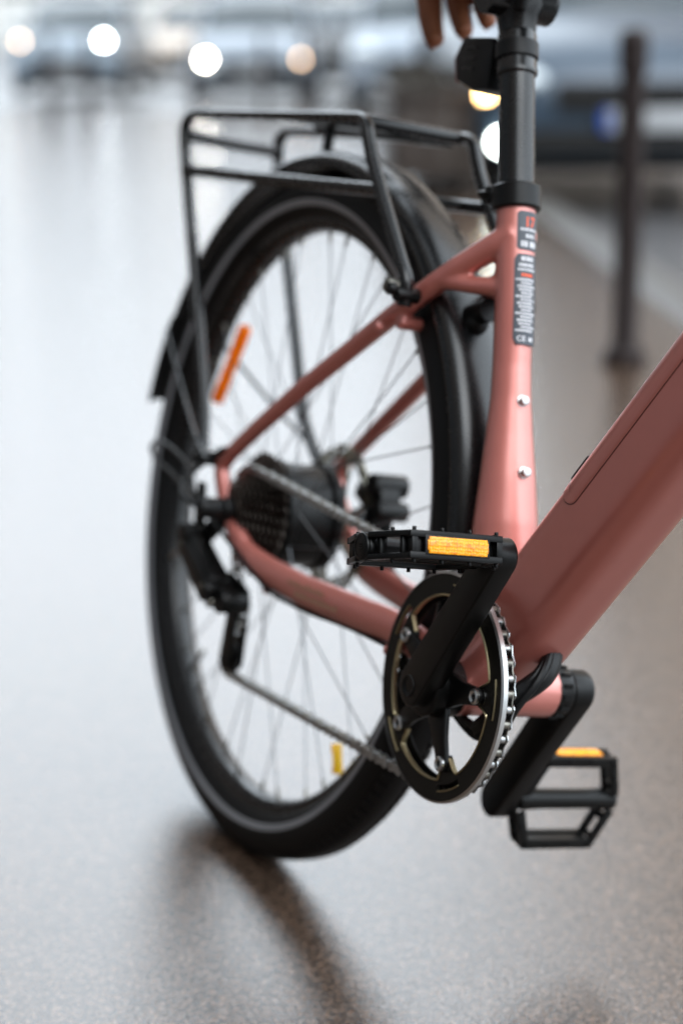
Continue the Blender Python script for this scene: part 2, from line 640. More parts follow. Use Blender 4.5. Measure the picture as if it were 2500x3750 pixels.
# voxel-weld the tubes into one painted frame
me = bpy.data.meshes.new("frame_raw")
me.from_pydata([tuple(p - CPT) for p in fr.v], [], fr.f)
bm_ = bmesh.new()
bm_.from_mesh(me)
bmesh.ops.recalc_face_normals(bm_, faces=bm_.faces)
bm_.to_mesh(me)
bm_.free()
tmp = bpy.data.objects.new("frame_raw", me)
COL.objects.link(tmp)
rm = tmp.modifiers.new("weld", 'REMESH')
rm.mode = 'VOXEL'
rm.voxel_size = 0.0021
rm.adaptivity = 0
sm = tmp.modifiers.new("soft", 'SMOOTH')
sm.factor = 0.5
sm.iterations = 9
dg = bpy.context.evaluated_depsgraph_get()
me2 = bpy.data.meshes.new_from_object(tmp.evaluated_get(dg))
bpy.data.objects.remove(tmp)
me2.name = "frame"
me2.materials.clear()
me2.materials.append(PAINT)
me2.shade_smooth()
FRAME = bpy.data.objects.new("frame", me2)
COL.objects.link(FRAME)
FRAME.parent = BIKE

# battery cover: panel wrapped round the upper right corner of the down tube
pb = MB()


def dt_surf(t, s_, off):
    """t = distance round the section from the top middle towards the right side"""
    w, h, r = HW + off, HH + off, CR + off
    L1 = w - r
    L2 = L1 + r * PI / 2
    if t < L1:
        u, v = -t, h
    elif t < L2:
        a = (t - L1) / r
        u, v = -(L1 + r * math.sin(a)), h - r + r * math.cos(a)
    else:
        u, v = -w, h - r - (t - L2)
    return DT0 + DTT * s_ + YV * u + DTN * v


TE = 0.0515
ts = [-HW * .0 + TE * i / 16 for i in range(17)]
rows = []
svals = [0.203 + 0.012 * (1 - math.cos(PI / 2 * i / 6)) for i in range(7)] + [0.24 + .04 * i for i in range(8)]
vs, fs = [], []
for s_ in svals:
    d = (s_ - 0.203)
    tmax = TE - (0.012 - math.sqrt(max(0, 0.012 ** 2 - (0.012 - d) ** 2)) if d < 0.012 else 0)
    tmin = TE - 0.026 + (0.012 - math.sqrt(max(0, 0.012 ** 2 - (0.012 - d) ** 2)) if d < 0.012 else 0)
    tmin = max(0, tmin) if d < 0.012 else 0.0
    if d < 0.012:
        tmin = TE - 0.026 + (0.013 - math.sqrt(max(0, 0.013 ** 2 - (0.0125 - d) ** 2)))
    for o_ in (0.0007, -0.003):
        for i in range(17):
            vs.append(dt_surf(tmin + (tmax - tmin) * i / 16, s_, o_))
n2 = 34
for i in range(len(svals) - 1):
    for j in range(16):
        a = i * n2 + j
        fs.append((a, a + 1, a + n2 + 1, a + n2))
    fs.append((i * n2 + 16, i * n2 + 33, (i + 1) * n2 + 33, (i + 1) * n2 + 16))
    fs.append((i * n2, (i + 1) * n2, (i + 1) * n2 + 17, i * n2 + 17))
fs += [(j, 17 + j, 18 + j, j + 1) for j in range(16)]
pb.add(vs, fs)
pb.cur = 1
gl = [dt_surf(TE + .0004, s_, 0.0002) for s_ in [0.58, .5, .4, .3, .22]]
for i in range(9):
    a = PI / 2 * i / 8
    gl.append(dt_surf(TE - .012 + .0124 * math.cos(a), 0.2155 - .0128 * math.sin(a), 0.0002))
gl.append(dt_surf(TE - .02, 0.2028, 0.0002))
gl.append(dt_surf(TE - .028, 0.2045, 0.0002))
pb.sweep(gl, .00045, n=6)
bp("battery_cover", pb, [PAINT, GROOVE], FRAME, sharp=40)
pp = MB()
a_, b_ = dt_surf(.012, .205, .0015), dt_surf(.012, .245, .0015)
pp.bar(dt_surf(.013, .208, .0002), dt_surf(.013, .237, .0002), .016, .004, ref=DTN)
bp("charge_port_flap", pp, PLASTIC, FRAME, bevel=.0015)

# water bottle bolts on the seat tube
for x, z in ((.4405, .2105), (.459, .149)):
    b_ = MB()
    c = Vector((x - .046, -.0075, z - .011))
    d = Vector((.97, .02, .26)).normalized()
    k = .0190 if z > .18 else .0245
    q = Vector((.3795 if z > .18 else .3965, 0, .186 if z > .18 else .125)) + d * (k - .002)
    b_.rcyl(q, q + d * .003, .0056, .001)
    b_.rcyl(q + d * .003, q + d * .0085, .0042, .0012)
    b_.cyl(q + d * .0084, q + d * .0088, .0018)
    bp("bottle_bolt", b_, STEEL, FRAME)


def seat_axis(t):
    """point and radius on the straight upper seat tube, t = height z"""
    return Vector((0.3306 + (0.3640 - t) * (0.3583 - 0.3306) / (0.3640 - 0.2714), 0, t))


def on_tube(ang, z, r):
    p = seat_axis(z)
    ax = (seat_axis(z + .01) - seat_axis(z - .01)).normalized()
    e1 = Vector((1, 0, 0)) - ax.x * ax
    e1.normalize()
    e2 = YV
    return p + e1 * math.cos(ang) * r + e2 * math.sin(ang) * r


def text_mesh(txt, size):
    cu = bpy.data.curves.new("lettering", 'FONT')
    cu.body = txt
    cu.size = size
    cu.offset = size * 0.02
    o = bpy.data.objects.new("lettering", cu)
    COL.objects.link(o)
    d_ = bpy.context.evaluated_depsgraph_get()
    m_ = bpy.data.meshes.new_from_object(o.evaluated_get(d_))
    v = [tuple(p.co) for p in m_.vertices]
    f = [tuple(p.vertices) for p in m_.polygons]
    bpy.data.objects.remove(o)
    bpy.data.meshes.remove(m_)
    return v, f


def sticker(z0, z1, a0, a1, lines):
    s_ = MB()
    r = .0181
    N, Mz = 18, 16
    vs, fs = [], []
    for i in range(Mz + 1):
        z = z0 + (z1 - z0) * i / Mz
        dz = min(z - z0, z1 - z)
        cut = 0.0028 - math.sqrt(max(0, 0.0028 ** 2 - max(0, 0.0028 - dz) ** 2))
        for j in range(N + 1):
            a = a0 + cut / r + (a1 - a0 - 2 * cut / r) * j / N
            vs.append(on_tube(a, z, r))
    for i in range(Mz):
        for j in range(N):
            fs.append((i * (N + 1) + j, i * (N + 1) + j + 1, (i + 1) * (N + 1) + j + 1, (i + 1) * (N + 1) + j))
    s_.add(vs, fs)
    w = (a1 - a0) * r
    for kind, y, h, x0, x1, mi in lines:
        s_.cur = mi
        if kind == 'bar':
            # a line of small print: word-length dashes
            x = x0
            while x < x1 - .0005:
                l = min(random.uniform(.0012, .0034), x1 - x)
                g = [(x, y), (x + l, y), (x + l, y + h), (x, y + h)]
                k = 3
                v2 = []
                for yy in (y, y + h):
                    for q in range(k + 1):
                        v2.append(on_tube(a0 + (x + l * q / k) / r, z0 + yy, r + .00025))
                s_.add(v2, [(q, q + 1, k + 2 + q, k + 1 + q) for q in range(k)])
                x += l + .0005
        else:
            tv, tf = text_mesh(kind, h)
            mx = max(p[0] for p in tv)
            kx = (x1 - x0) / mx
            s_.add([on_tube(a0 + (x0 + p[0] * kx) / r, z0 + y + p[1], r + .00025) for p in tv], tf)
    return bp("sticker", s_, [STICK, WHITEINK, ORANGEINK], FRAME)


A0, A1 = R(-29), R(60)
W0 = (A1 - A0) * .0181
sticker(.3155, .3490, A0, A1, [("17", .0200, .0125, .0065, .0190, 2), ('bar', .0165, .0022, .003, .0235, 1), ('bar', .0105, .0030, .008, .018, 1),
                              ('bar', .0025, .0050, .0035, .010, 1), ('bar', .0025, .0050, .0125, .021, 1)])
ln = [('bar', .0715, .0036, .006, .019, 1), ('bar', .0665, .0028, .004, .020, 1), ('bar', .0630, .0020, .003, .022, 1), ('bar', .0580, .0026, .0065, .0185, 2)]
y = .0545
i = 0
while y > .0105:
    x0 = [.0015, .006, .003, .0045, .0065][i % 5]
    ln.append(('bar', y, .0018, x0, [.021, .018, .023, .019][i % 4], 1))
    y -= .0029
    i += 1
ln.append(("CE", .0028, .0062, .003, .0115, 1))
ln.append(('bar', .003, .0035, .015, .020, 1))
sticker(.2345, .3120, R(-35), R(60), ln)

# faded lettering on the chainstay
fl = MB()
for row, (x0, x1, dz) in enumerate(((.150, .215, .0035), (.165, .245, -.0055))):
    x = x0
    while x < x1:
        l = random.uniform(.003, .006)
        zc = -.0448 + (x - .165) * (-.0) + dz + (.0448 - .0400) * max(0, min(1, (x - .165) / .085))
        yy = -(.058 - .006 * (x - .165) / .085) - .01075 * math.sqrt(max(0.05, 1 - (dz / .0165) ** 2)) - .0006
        h = random.uniform(.004, .0065)
        fl.add([(x, yy, zc), (x + l, yy + .0004, zc), (x + l, yy + .0004, zc + h), (x, yy, zc + h)], [(0, 1, 2, 3)])
        x += l + .0016
bp("faded_lettering", fl, FADED, FRAME)

# ------------------------------------------------------------------ bicycle: rear wheel
WH = empty("rear_wheel")
WH.parent = BIKE
mb = MB()
Rc, ta = 0.3390, 0.0270
prof = []
for i in range(22):
    a = R(-138 + 276 * i / 21)
    prof.append((Rc + ta * math.cos(a), ta * math.sin(a)))
mb.lathe(prof + [(.3165, .014), (.3165, -.014)], 180)
# tread ribs
tr = MB()
for i in range(150):
    a = 2 * PI * i / 150
    for s in (-1, 1):
        r0, y0_ = Rc + ta * math.cos(R(34)), s * ta * math.sin(R(34))
        c = Vector((math.cos(a) * (r0), y0_, math.sin(a) * (r0)))
        rad = Vector((math.cos(a), 0, math.sin(a)))
        tan = Vector((-math.sin(a), 0, math.cos(a)))
        nrm = (rad * math.cos(R(34)) + YV * s * math.sin(R(34)))
        lat = tan.cross(nrm)
        rot = Matrix((tan, lat, nrm)).transposed()
        tr.box(c, (.0050, .0055, .0012), rot)
TYRE = bp("tire", mb.join(tr, 0), RUBBER, WH, sharp=50)
st = MB()
for s in (-1, 1):
    pr = []
    for a in (113, 110, 107, 104, 101, 98):
        pr.append((Rc + (ta + .0006) * math.cos(R(a)), s * (ta + .0006) * math.sin(R(a))))
    st.lathe(pr, 160, closed=False)
BAND = bp("reflective_band", st, STRIPE, WH)
rim = MB()
rim.lathe([(.3175, .0155), (.3195, .0135), (.317, .012), (.312, .0125), (.312, -.0125), (.317, -.012), (.3195, -.0135), (.3175, -.0155), (.311, -.0150),
           (.3060, -.0115), (.3035, -.005), (.3030, 0), (.3035, .005), (.3060, .0115), (.311, .0150)], 160)
RIM = bp("rim", rim, SATIN, WH)
SPK = 36
spoke_defs = []
for i in range(SPK):
    a = 2 * PI * (i + .5) / SPK
    s = 1 if i % 2 else -1
    lead = R(33) * (1 if (i // 2) % 2 else -1)
    p0 = Vector((.054 * math.cos(a + lead), .026 * s, .054 * math.sin(a + lead)))
    p1 = Vector((.303 * math.cos(a), .003 * s, .303 * math.sin(a)))
    spoke_defs.append((p0, p1))
    d = (p0 - p1).normalized()
for p0, p1 in spoke_defs:
    s_ = MB()
    s_.cyl(p0, p1, .00075, n=6)
    s_.cur = 1
    s_.cyl(p1, p1 + (p0 - p1).normalized() * .011, .0022, .0017, n=8)
    bp("spoke", s_, [SPOKEM, DSTEEL], WH)
hub = MB()
hub.lathe([(.010, -.040), (.034, -.038), (.052, -.034), (.0585, -.031), (.0585, -.023), (.054, -.020), (.055, -.012), (.055, .016), (.054, .022), (.0585, .024),
           (.0585, .032), (.052, .037), (.038, .042), (.030, .047), (.010, .048)], 64, closed=True)
fin = MB()
for i in range(8):
    a = 2 * PI * i / 8
    fin.box((.045 * math.cos(a), -.037, .045 * math.sin(a)), (.004, .002, .004))
bp("hub_motor", hub.join(fin, 1), [BLACK, STEEL], WH)
ca = MB()
NS = 9
for k in range(NS):
    r = .062 - (.062 - .0245) * (k / (NS - 1)) ** .85
    y = -.0395 - k * .0040
    nt_ = max(11, int(round(2 * PI * r / .0127)))
    nn = nt_ * 4
    pl = []
    for j in range(nn):
        a = 2 * PI * j / nn
        rr = r + (.0030, .0012, -.0022, .0012)[j % 4]
        pl.append((rr * math.cos(a), rr * math.sin(a)))
    inner = [(max(.017, r * .72) * math.cos(2 * PI * j / nn), max(.017, r * .72) * math.sin(2 * PI * j / nn)) for j in range(nn)]
    v = [(x, y - .0009, z) for x, z in pl] + [(x, y - .0009, z) for x, z in inner] + [(x, y + .0009, z) for x, z in pl] + [(x, y + .0009, z) for x, z in inner]
    f = []
    for j in range(nn):
        j2 = (j + 1) % nn
        f += [(j, j2, nn + j2, nn + j), (2 * nn + j, 3 * nn + j, 3 * nn + j2, 2 * nn + j2), (j, 2 * nn + j, 2 * nn + j2, j2), (nn + j, nn + j2, 3 * nn + j2, 3 * nn + j)]
    ca.add(v, f)
ca.cyl((0, -.037, 0), (0, -.0745, 0), .0175, n=28)
for k in range(5):
    a = 2 * PI * k / 5
    ca.bar((.018 * math.cos(a), -.045, .018 * math.sin(a)), (.046 * math.cos(a + .3), -.045, .046 * math.sin(a + .3)), .008, .010, ref=(0, 1, 0))
bp("cassette", ca, CASS, WH)
# brake disc with drilled ring
ro = MB()
nA = 120
rr = [.0655, .0685, .0715, .0745, .0775, .0800]
v, f = [], []
for j in range(nA):
    a = 2 * PI * j / nA
    for r in rr:
        w = .0012 * math.sin(a * 12) if r in (rr[0], rr[-1]) else 0
        for y in (.0518, .0536):
            v.append(((r + w) * math.cos(a), y, (r + w) * math.sin(a)))
k = len(rr)


def hole(j, q):
    return q in (1, 2, 3) and (j + q * 2) % 6 in (0, 1)


for j in range(nA):
    j2 = (j + 1) % nA
    for q in range(k - 1):
        if hole(j, q):
            continue
        a, b, c, d = (j * k + q) * 2, (j * k + q + 1) * 2, (j2 * k + q + 1) * 2, (j2 * k + q) * 2
        f += [(a, b, c, d), (a + 1, d + 1, c + 1, b + 1)]
        if q == 0 or hole(j, q - 1):
            f.append((a, d, d + 1, a + 1))
        if q == k - 2 or hole(j, q + 1):
            f.append((b, b + 1, c + 1, c))
        if hole(j - 1 if j else nA - 1, q):
            f.append((a, a + 1, b + 1, b))
        if hole(j2, q):
            f.append((d, c, c + 1, d + 1))
ro.add(v, f)
for i in range(6):
    a = 2 * PI * i / 6
    ro.bar((.022 * math.cos(a), .0527, .022 * math.sin(a)), (.067 * math.cos(a + .45), .0527, .067 * math.sin(a + .45)), .006, .0018, ref=(0, 1, 0))
ro.lathe([(.016, .0519), (.026, .0519), (.026, .0535), (.016, .0535)], 40)
bp("disc_rotor", ro, ROTM, WH)
# amber spoke reflectors and the valve
rf = MB()


def strip(mb_, p, q, w, y0, y1):
    p, q = Vector((p[0], 0, p[1])), Vector((q[0], 0, q[1]))
    d = (q - p).normalized()
    n_ = Vector((-d.z, 0, d.x))
    L = (q - p).length
    pts = []
    for i in range(9):
        a = R(-90 + 180 * i / 8)
        pts.append(q - d * w * .5 + d * w * .5 * math.cos(a) + n_ * w * .5 * math.sin(a))
    for i in range(9):
        a = R(90 + 180 * i / 8)
        pts.append(p + d * w * .5 + d * w * .5 * math.cos(a) + n_ * w * .5 * math.sin(a))
    mb_.prism([(t.x, t.z) for t in pts], y0, y1)


def refl(p, q, w, parent, pale=False):
    p, q = Vector(p), Vector(q)
    d = (q - p)
    a = MB()
    strip(a, p, q, w, -.008, .002)
    b = MB()
    strip(b, p + d * .01, p + d * .30, w * .86, -.0092, -.0078)
    strip(b, p + d * .73, p + d * .99, w * .86, -.0092, -.0078)
    bp("spoke_reflector", a.join(b, 1), [YELLOWR if pale else ORANGE, YELLOWR], parent, bevel=.001)


refl((-.186, .1800), (-.236, .0820), .0135, WH)
refl((.1830, -.196), (.196, -.2240), .0034, WH, True)
vv = MB()
vv.cyl((.304 * math.cos(R(-130)), 0, .304 * math.sin(R(-130))), (.262 * math.cos(R(-130)), 0, .262 * math.sin(R(-130))), .003, .0025, n=10)
bp("valve_stem", vv, DSTEEL, WH)
sp = MB()
sp.rcyl((-.318 + .035, -.010, -.118), (-.290 + .035, -.007, -.100), .0035, .001, n=12)
bp("spoke_magnet", sp, STEEL, WH)
ax = MB()
ax.rcyl((0, -.074, 0), (0, -.084, 0), .0125, .001)
ax.rcyl((0, -.084, 0), (0, -.112, 0), .0115, .004)
bp("axle_nut", ax, PLASTIC, WH)
ax = MB()
ax.rcyl((0, .070, 0), (0, .095, 0), .0115, .003)
bp("axle_nut", ax, PLASTIC, WH)

# ------------------------------------------------------------------ mudguard
fe = MB()
prof = []
for i in range(13):
    a = -1 + 2 * i / 12
    prof.append((.3875 - .0165 * abs(a) ** 2.4, .0325 * math.sin(a * PI / 2)))
prof2 = [(r - .0016, y * .96) for r, y in prof][::-1]
fe.lathe(prof + prof2, 90, a0=R(-6), a1=R(165))
FEN = bp("mudguard", fe, SATIN, sharp=60)
fl_ = MB()
fl_.lathe([(r + .002, y * 1.04) for r, y in prof] + [(r - .0005, y) for r, y in prof2], 14, a0=R(154), a1=R(171))
bp("mud_flap", fl_, PLASTIC, FEN, sharp=60)
for s in (-1, 1):
    sy = MB()
    sy.sweep(smooth_path([(-.045, .083 * s, .040), (-.085, .08 * s, .045), (-.20, .058 * s, .085), (-.345, .034 * s, .150)], 2), .0024, n=8)
    bp("mudguard_stay", sy, SATIN, FEN)
sy = MB()
sy.ball((.300, 0, .2475), .012, 14, 10)
sy.sweep([(.245, 0, .243), (.29, 0, .252), (.32, 0, .262)], .011, n=12)
bp("mudguard_bracket", sy, PLASTIC, FEN)

# ------------------------------------------------------------------ luggage rack
RACK = empty("rear_rack")
RACK.parent = BIKE
y0 = .061
tube = .0071
for s in (-1, 1):
    a = MB()
    leg = smooth_path([(-.092, .076 * s, .038), (-.100, .072 * s, .045), (-.118, .066 * s, .066), (-.135, .0625 * s, .088)], 1)
    up_ = [(-.160, y0 * s, .130), (-.235, y0 * s, .250), (-.306, y0 * s, .3665)]
    top = smooth_path([(-.306, y0 * s, .3665), (-.318, y0 * s, .390), (-.306, y0 * s, .4065), (-.27, y0 * s, .4085)], 2)
    rail = [(-.10, y0 * s, .4125), (.07, y0 * s, .4165)]
    fr_ = smooth_path([(.100, y0 * s, .4172), (.135, y0 * s, .4178), (.150, y0 * s, .396), (.163, y0 * s, .380)], 2)
    low = smooth_path([(.195, y0 * s, .347), (.254, .0605 * s, .2885), (.266, .0595 * s, .276), (.267, .059 * s, .262), (.2665, .059 * s, .252)], 2)
    a.sweep(leg + up_ + top[1:] + rail + fr_ + low, tube, tube * .85, n=12, ref=(0, 1, 0))
    bp("rack_side_frame", a, SATIN, RACK)
    b = MB()
    b.sweep([(-.296, y0 * s, .3425), (-.06, y0 * s, .3468), (.192, y0 * s, .3520)], tube * .95, n=12)
    bp("rack_lower_rail", b, SATIN, RACK)
    c = MB()
    c.rcyl((.2665, .070 * s, .262), (.2665, .046 * s, .262), .0072, .001)
    c.rcyl((.268, .079 * s, .266), (.268, .071 * s, .266), .006, .001)
    c.cur = 1
    c.rcyl((.2600, .0775 * s, .268), (.2600, .062 * s, .268), .0072, .002)
    bp("rack_bolt", c, [BLACK, DSTEEL], RACK)
    d = MB()
    d.rcyl((-.088, .086 * s, .0385), (-.088, .064 * s, .0385), .0075, .0015)
    d.bar((-.092, .072 * s, .040), (-.046, .074 * s, .044), .012, .014)
    bp("rack_foot", d, BLACK, RACK, bevel=.001)
cb = MB()
cb.sweep(smooth_path([(-.300, -y0, .3825), (-.308, -.03, .3815), (-.308, .03, .3815), (-.300, y0, .3825)], 2), tube, n=12, ref=(0, 0, 1))
bp("rack_cross_bar", cb, SATIN, RACK)
cb = MB()
cb.sweep([(.112, -y0, .4165), (.112, y0, .4165)], tube, n=12, ref=(0, 0, 1))
bp("rack_cross_bar", cb, SATIN, RACK)
cb = MB()
cb.box((-.02, 0, .4145), (.105, .012, .0028))
cb.box((-.01, .048, .4145), (.05, .009, .0075))
cb.box((.075, .05, .4150), (.028, .008, .009))
cb.sweep([(-.10, -.0, .4125), (-.10, y0, .412)], .004, n=8, ref=(0, 0, 1))
bp("rack_top_plate", cb, BLACK, RACK, bevel=.0015)
cb = MB()
cb.sweep([(-.06, 0, .3835), (-.06, 0, .4125)], .006, n=10)
bp("rack_mount", cb, BLACK, RACK)
cb = MB()
cb.sweep([(.14, -.0585, .352), (.14, .0585, .352)], .0045, n=10, ref=(0, 0, 1))
bp("rack_mount", cb, BLACK, RACK)

# ------------------------------------------------------------------ seat post, clamp, saddle, rear lamp
ax_s = (Vector((0.281, 0, 0.5155)) - Vector((0.3306, 0, 0.3640))).normalized()
sp0 = Vector((0.3306, 0, 0.3640))


def sp_at(s_):
    return sp0 + ax_s * s_


po = MB()
po.sweep([sp_at(-.02), sp_at(.118)], .0161, n=36)
po.sweep([sp_at(.112), sp_at(.1135), sp_at(.1165), sp_at(.118), sp_at(.150), sp_at(.153)], [.0165, .0182, .0186, .0178, .0178, .0165], n=36)
po.sweep([sp_at(.15), sp_at(.168), sp_at(.175), sp_at(.215)], [.0165, .019, .024, .022], n=28)
po.sweep([sp_at(.185) + Vector((0, -.034, 0)), sp_at(.185) + Vector((0, .034, 0))], [.019, .019], n=24, ref=(0, 0, 1))
POST = bp("seat_post", po, SATIN, sharp=40)
cl = MB()
cl.sweep([sp_at(-.012), sp_at(-.0105), sp_at(.0085), sp_at(.010)], [.0205, .0222, .0222, .0205], n=36)
cl.rcyl(sp_at(-.001) + Vector((-.024, -.016, 0)), sp_at(-.001) + Vector((-.024, .018, 0)), .0085, .0015)
CLAMP = bp("seat_clamp", cl, BLACK, sharp=40)
lv = MB()
lv.sweep(smooth_path([sp_at(-.002) + Vector((-.024, -.019, 0)), sp_at(-.002) + Vector((-.034, -.012, .002)), sp_at(-.003) + Vector((-.040, .02, .002)), sp_at(-.004) + Vector((-.030, .038, .002))], 2),
         .0034, .0065, n=12, ref=(0, 0, 1))
bp("clamp_lever", lv, BLACK, CLAMP)
sa = MB()
for s in (-1, 1):
    sa.sweep(smooth_path([(.13, .035 * s, .600), (.155, .034 * s, .560), (.20, .022 * s, .547), (.30, .022 * s, .5465), (.37, .010 * s, .590)], 2), .0038, n=10)
SADDLE = empty("saddle")
SADDLE.parent = BIKE
bp("saddle_rails", sa, BLACK, SADDLE)
sh = MB()
vs, fs = [], []
stx = [(.085, .060, .600), (.10, .075, .606), (.14, .078, .610), (.19, .062, .607), (.24, .040, .604), (.29, .027, .602), (.34, .021, .600), (.37, .013, .594)]
for x, w, z in stx:
    for j in range(17):
        a = -1 + 2 * j / 16
        vs.append((x, w * a, z - .030 * abs(a) ** 3 + .012 * (1 - a * a)))
    for j in range(17):
        a = 1 - 2 * j / 16
        vs.append((x, w * a * .92, z - .030 * abs(a) ** 3 - .018))
for i in range(len(stx) - 1):
    for j in range(34):
        j2 = (j + 1) % 34
        fs.append((i * 34 + j, i * 34 + j2, (i + 1) * 34 + j2, (i + 1) * 34 + j))
fs += [tuple(range(34)), tuple((len(stx) - 1) * 34 + j for j in range(34))[::-1]]
sh.add(vs, fs)
bp("saddle_shell", sh, PLASTIC, SADDLE)
sc_ = MB()
sc_.box((.268, 0, .546), (.024, .031, .012))
sc_.rcyl((.300, -.012, .560), (.300, -.012, .527), .006, .001)
sc_.rcyl((.238, .010, .560), (.238, .010, .524), .007, .001)
bp("saddle_clamp", sc_, BLACK, SADDLE, bevel=.004)
rl = MB()
rl.prism([(.2102, .504), (.200, .484), (.209, .4636), (.2425, .4550), (.268, .4570), (.262, .5035)], -.012, .016)
RL = bp("rear_lamp", rl, PLASTIC, bevel=.002, segs=2)
rb_ = MB()
rb_.sweep([sp_at(.128), sp_at(.142)], .0195, n=28)
rb_.box((.262, 0, .487), (.016, .008, .010))
bp("lamp_bracket", rb_, PLASTIC, RL)
rr_ = MB()
for k in range(3):
    rr_.box((.2285, -.0122, .4935 - k * .0095), (.010, .0012, .0012))
bp("lamp_ribs", rr_, SATIN, RL)
rlz = MB()
rlz.prism([(.2090, .503), (.1985, .484), (.2075, .4625), (.2100, .4640), (.2025, .484), (.2120, .502)], -.0110, .0150)
bp("lamp_lens", rlz, mat("dark red lens", (0.16, 0.02, 0.018), 0.2), RL)

# ------------------------------------------------------------------ crankset
CK = empty("crankset")
CK.parent = BIKE
cx, sx = math.cos(0.95248), math.sin(0.95248)
L = 0.1696
RP = (BBX + L * cx, BBZ + L * sx)
LP = (BBX - L * cx, BBZ - L * sx)


def ring_in(a):
    """inner edge of the guard plate: five tabs reach in to the bolts"""
    d = abs(((a - 10) % 72 + 36) % 72 - 36)
    d = abs(((a - 10 + 36) % 72) - 36)
    t = max(0.0, min(1.0, (d - 5.0) / 6.0))
    t = t * t * (3 - 2 * t)
    return .0605 + (.0790 - .0605) * t


def slot(a, r):
    d = abs(((a - 10 + 36) % 72) - 36)
    return d < 11.5 and .0838 < r < .0892


gp = MB()
NA = 720
radii = lambda a: [ring_in(a), .0600 * .5 + ring_in(a) * .5 if False else ring_in(a) + .001, .0805, .0838, .0892, .0962, .0982, .0988]
yt = -.0600
v, f = [], []
KR = 8
for j in range(NA):
    a = 360 * j / NA
    for q, r in enumerate(radii(a)):
        ytop = yt + (.0006 if q in (0, 7) else 0)
        c_, s_ = math.cos(R(a)), math.sin(R(a))
        v.append((BBX + r * c_, ytop, BBZ + r * s_))
        v.append((BBX + r * c_, yt + .0034, BBZ + r * s_))
for j in range(NA):
    j2 = (j + 1) % NA
    am = 360 * (j + .5) / NA

    def is_slot(jj, q):
        return q == 3 and slot(360 * (jj % NA + .5) / NA, .0865)
    for q in range(KR - 1):
        if is_slot(j, q):
            continue
        A, B_, C_, D_ = (j * KR + q) * 2, (j * KR + q + 1) * 2, (j2 * KR + q + 1) * 2, (j2 * KR + q) * 2
        f += [(A, B_, C_, D_), (A + 1, D_ + 1, C_ + 1, B_ + 1)]
        if q == 0 or is_slot(j, q - 1):
            f.append((A, D_, D_ + 1, A + 1))
        if q == KR - 2 or is_slot(j, q + 1):
            f.append((B_, B_ + 1, C_ + 1, C_))
        if is_slot(j - 1, q):
            f.append((A, A + 1, B_ + 1, B_))
        if is_slot(j + 1, q):
            f.append((D_, C_, C_ + 1, D_ + 1))
gp.add(v, f)
# bare metal edges of the windows and slots
ed = MB()
for k in range(5):
    a0 = 10 + 72 * k
    pts = []
    for i in range(49):
        a = a0 + 6.5 + (72 - 13.0) * i / 48
        r = ring_in(a) + .0004
        pts.append((BBX + r * math.cos(R(a)), -.0590, BBZ + r * math.sin(R(a))))
    ed.sweep(pts, .0024, .0010, n=8)
    pts = []
    for i in range(21):
        a = a0 - 11 + 22 * i / 20
        pts.append((BBX + .0891 * math.cos(R(a)), -.0590, BBZ + .0891 * math.sin(R(a))))
    ed.sweep(pts, .0022, .0009, n=8)
eo = MB()
eo.lathe([(.0978, -.0606), (.0996, -.0592), (.0996, -.0552), (.0978, -.0548)], 240, c=(BBX, 0, BBZ))
bp("chain_guard", gp.join(ed, 1).join(eo, 2), [PLATE, GOLD, STEEL], CK, sharp=35)
# toothed ring behind
tg = MB()
nt_ = 44
pl = []
for j in range(nt_ * 4):
    a = 2 * PI * (j + .5) / (nt_ * 4)
    r = .0892 + (.0028, .0052, .0052, .0000)[j % 4] - .0006
    pl.append((BBX + r * math.cos(a), BBZ + r * math.sin(a)))
inn = [(BBX + .078 * math.cos(2 * PI * (j + .5) / (nt_ * 4)), BBZ + .078 * math.sin(2 * PI * (j + .5) / (nt_ * 4))) for j in range(nt_ * 4)]
n_ = nt_ * 4
v = [(x, -.0500, z) for x, z in pl] + [(x, -.0500, z) for x, z in inn] + [(x, -.0478, z) for x, z in pl] + [(x, -.0478, z) for x, z in inn]
f = []
for j in range(n_):
    j2 = (j + 1) % n_
    f += [(j, j2, n_ + j2, n_ + j), (2 * n_ + j, 3 * n_ + j, 3 * n_ + j2, 2 * n_ + j2), (j, 2 * n_ + j, 2 * n_ + j2, j2), (n_ + j, n_ + j2, 3 * n_ + j2, 3 * n_ + j)]
tg.add(v, f)
bp("toothed_ring", tg, BLACK, CK)
# spider
sdr = MB()
for k in range(5):
    a = R(10 + 72 * k)
    d = (math.cos(a), math.sin(a))
    p = (BBX + .018 * d[0], BBZ + .018 * d[1])
    q = (BBX + .0665 * d[0], BBZ + .0665 * d[1])
    t = (-d[1], d[0])
    poly = [(p[0] + t[0] * .017, p[1] + t[1] * .017)]
    poly += [(BBX + .045 * d[0] + t[0] * .0095, BBZ + .045 * d[1] + t[1] * .0095)]
    poly += [(q[0] + t[0] * .0075 * math.cos(u) + d[0] * .0075 * math.sin(u), q[1] + t[1] * .0075 * math.cos(u) + d[1] * .0075 * math.sin(u)) for u in [PI * i / 8 for i in range(9)]]
    poly += [(BBX + .045 * d[0] - t[0] * .0095, BBZ + .045 * d[1] - t[1] * .0095)]
    poly += [(p[0] - t[0] * .017, p[1] - t[1] * .017)]
    sdr.prism(poly, -.0655, -.0604)
sdr.rcyl((BBX, -.078, BBZ), (BBX, -.046, BBZ), .026, .003, n=40)
bp("spider", sdr, BLACK, CK, bevel=.001)
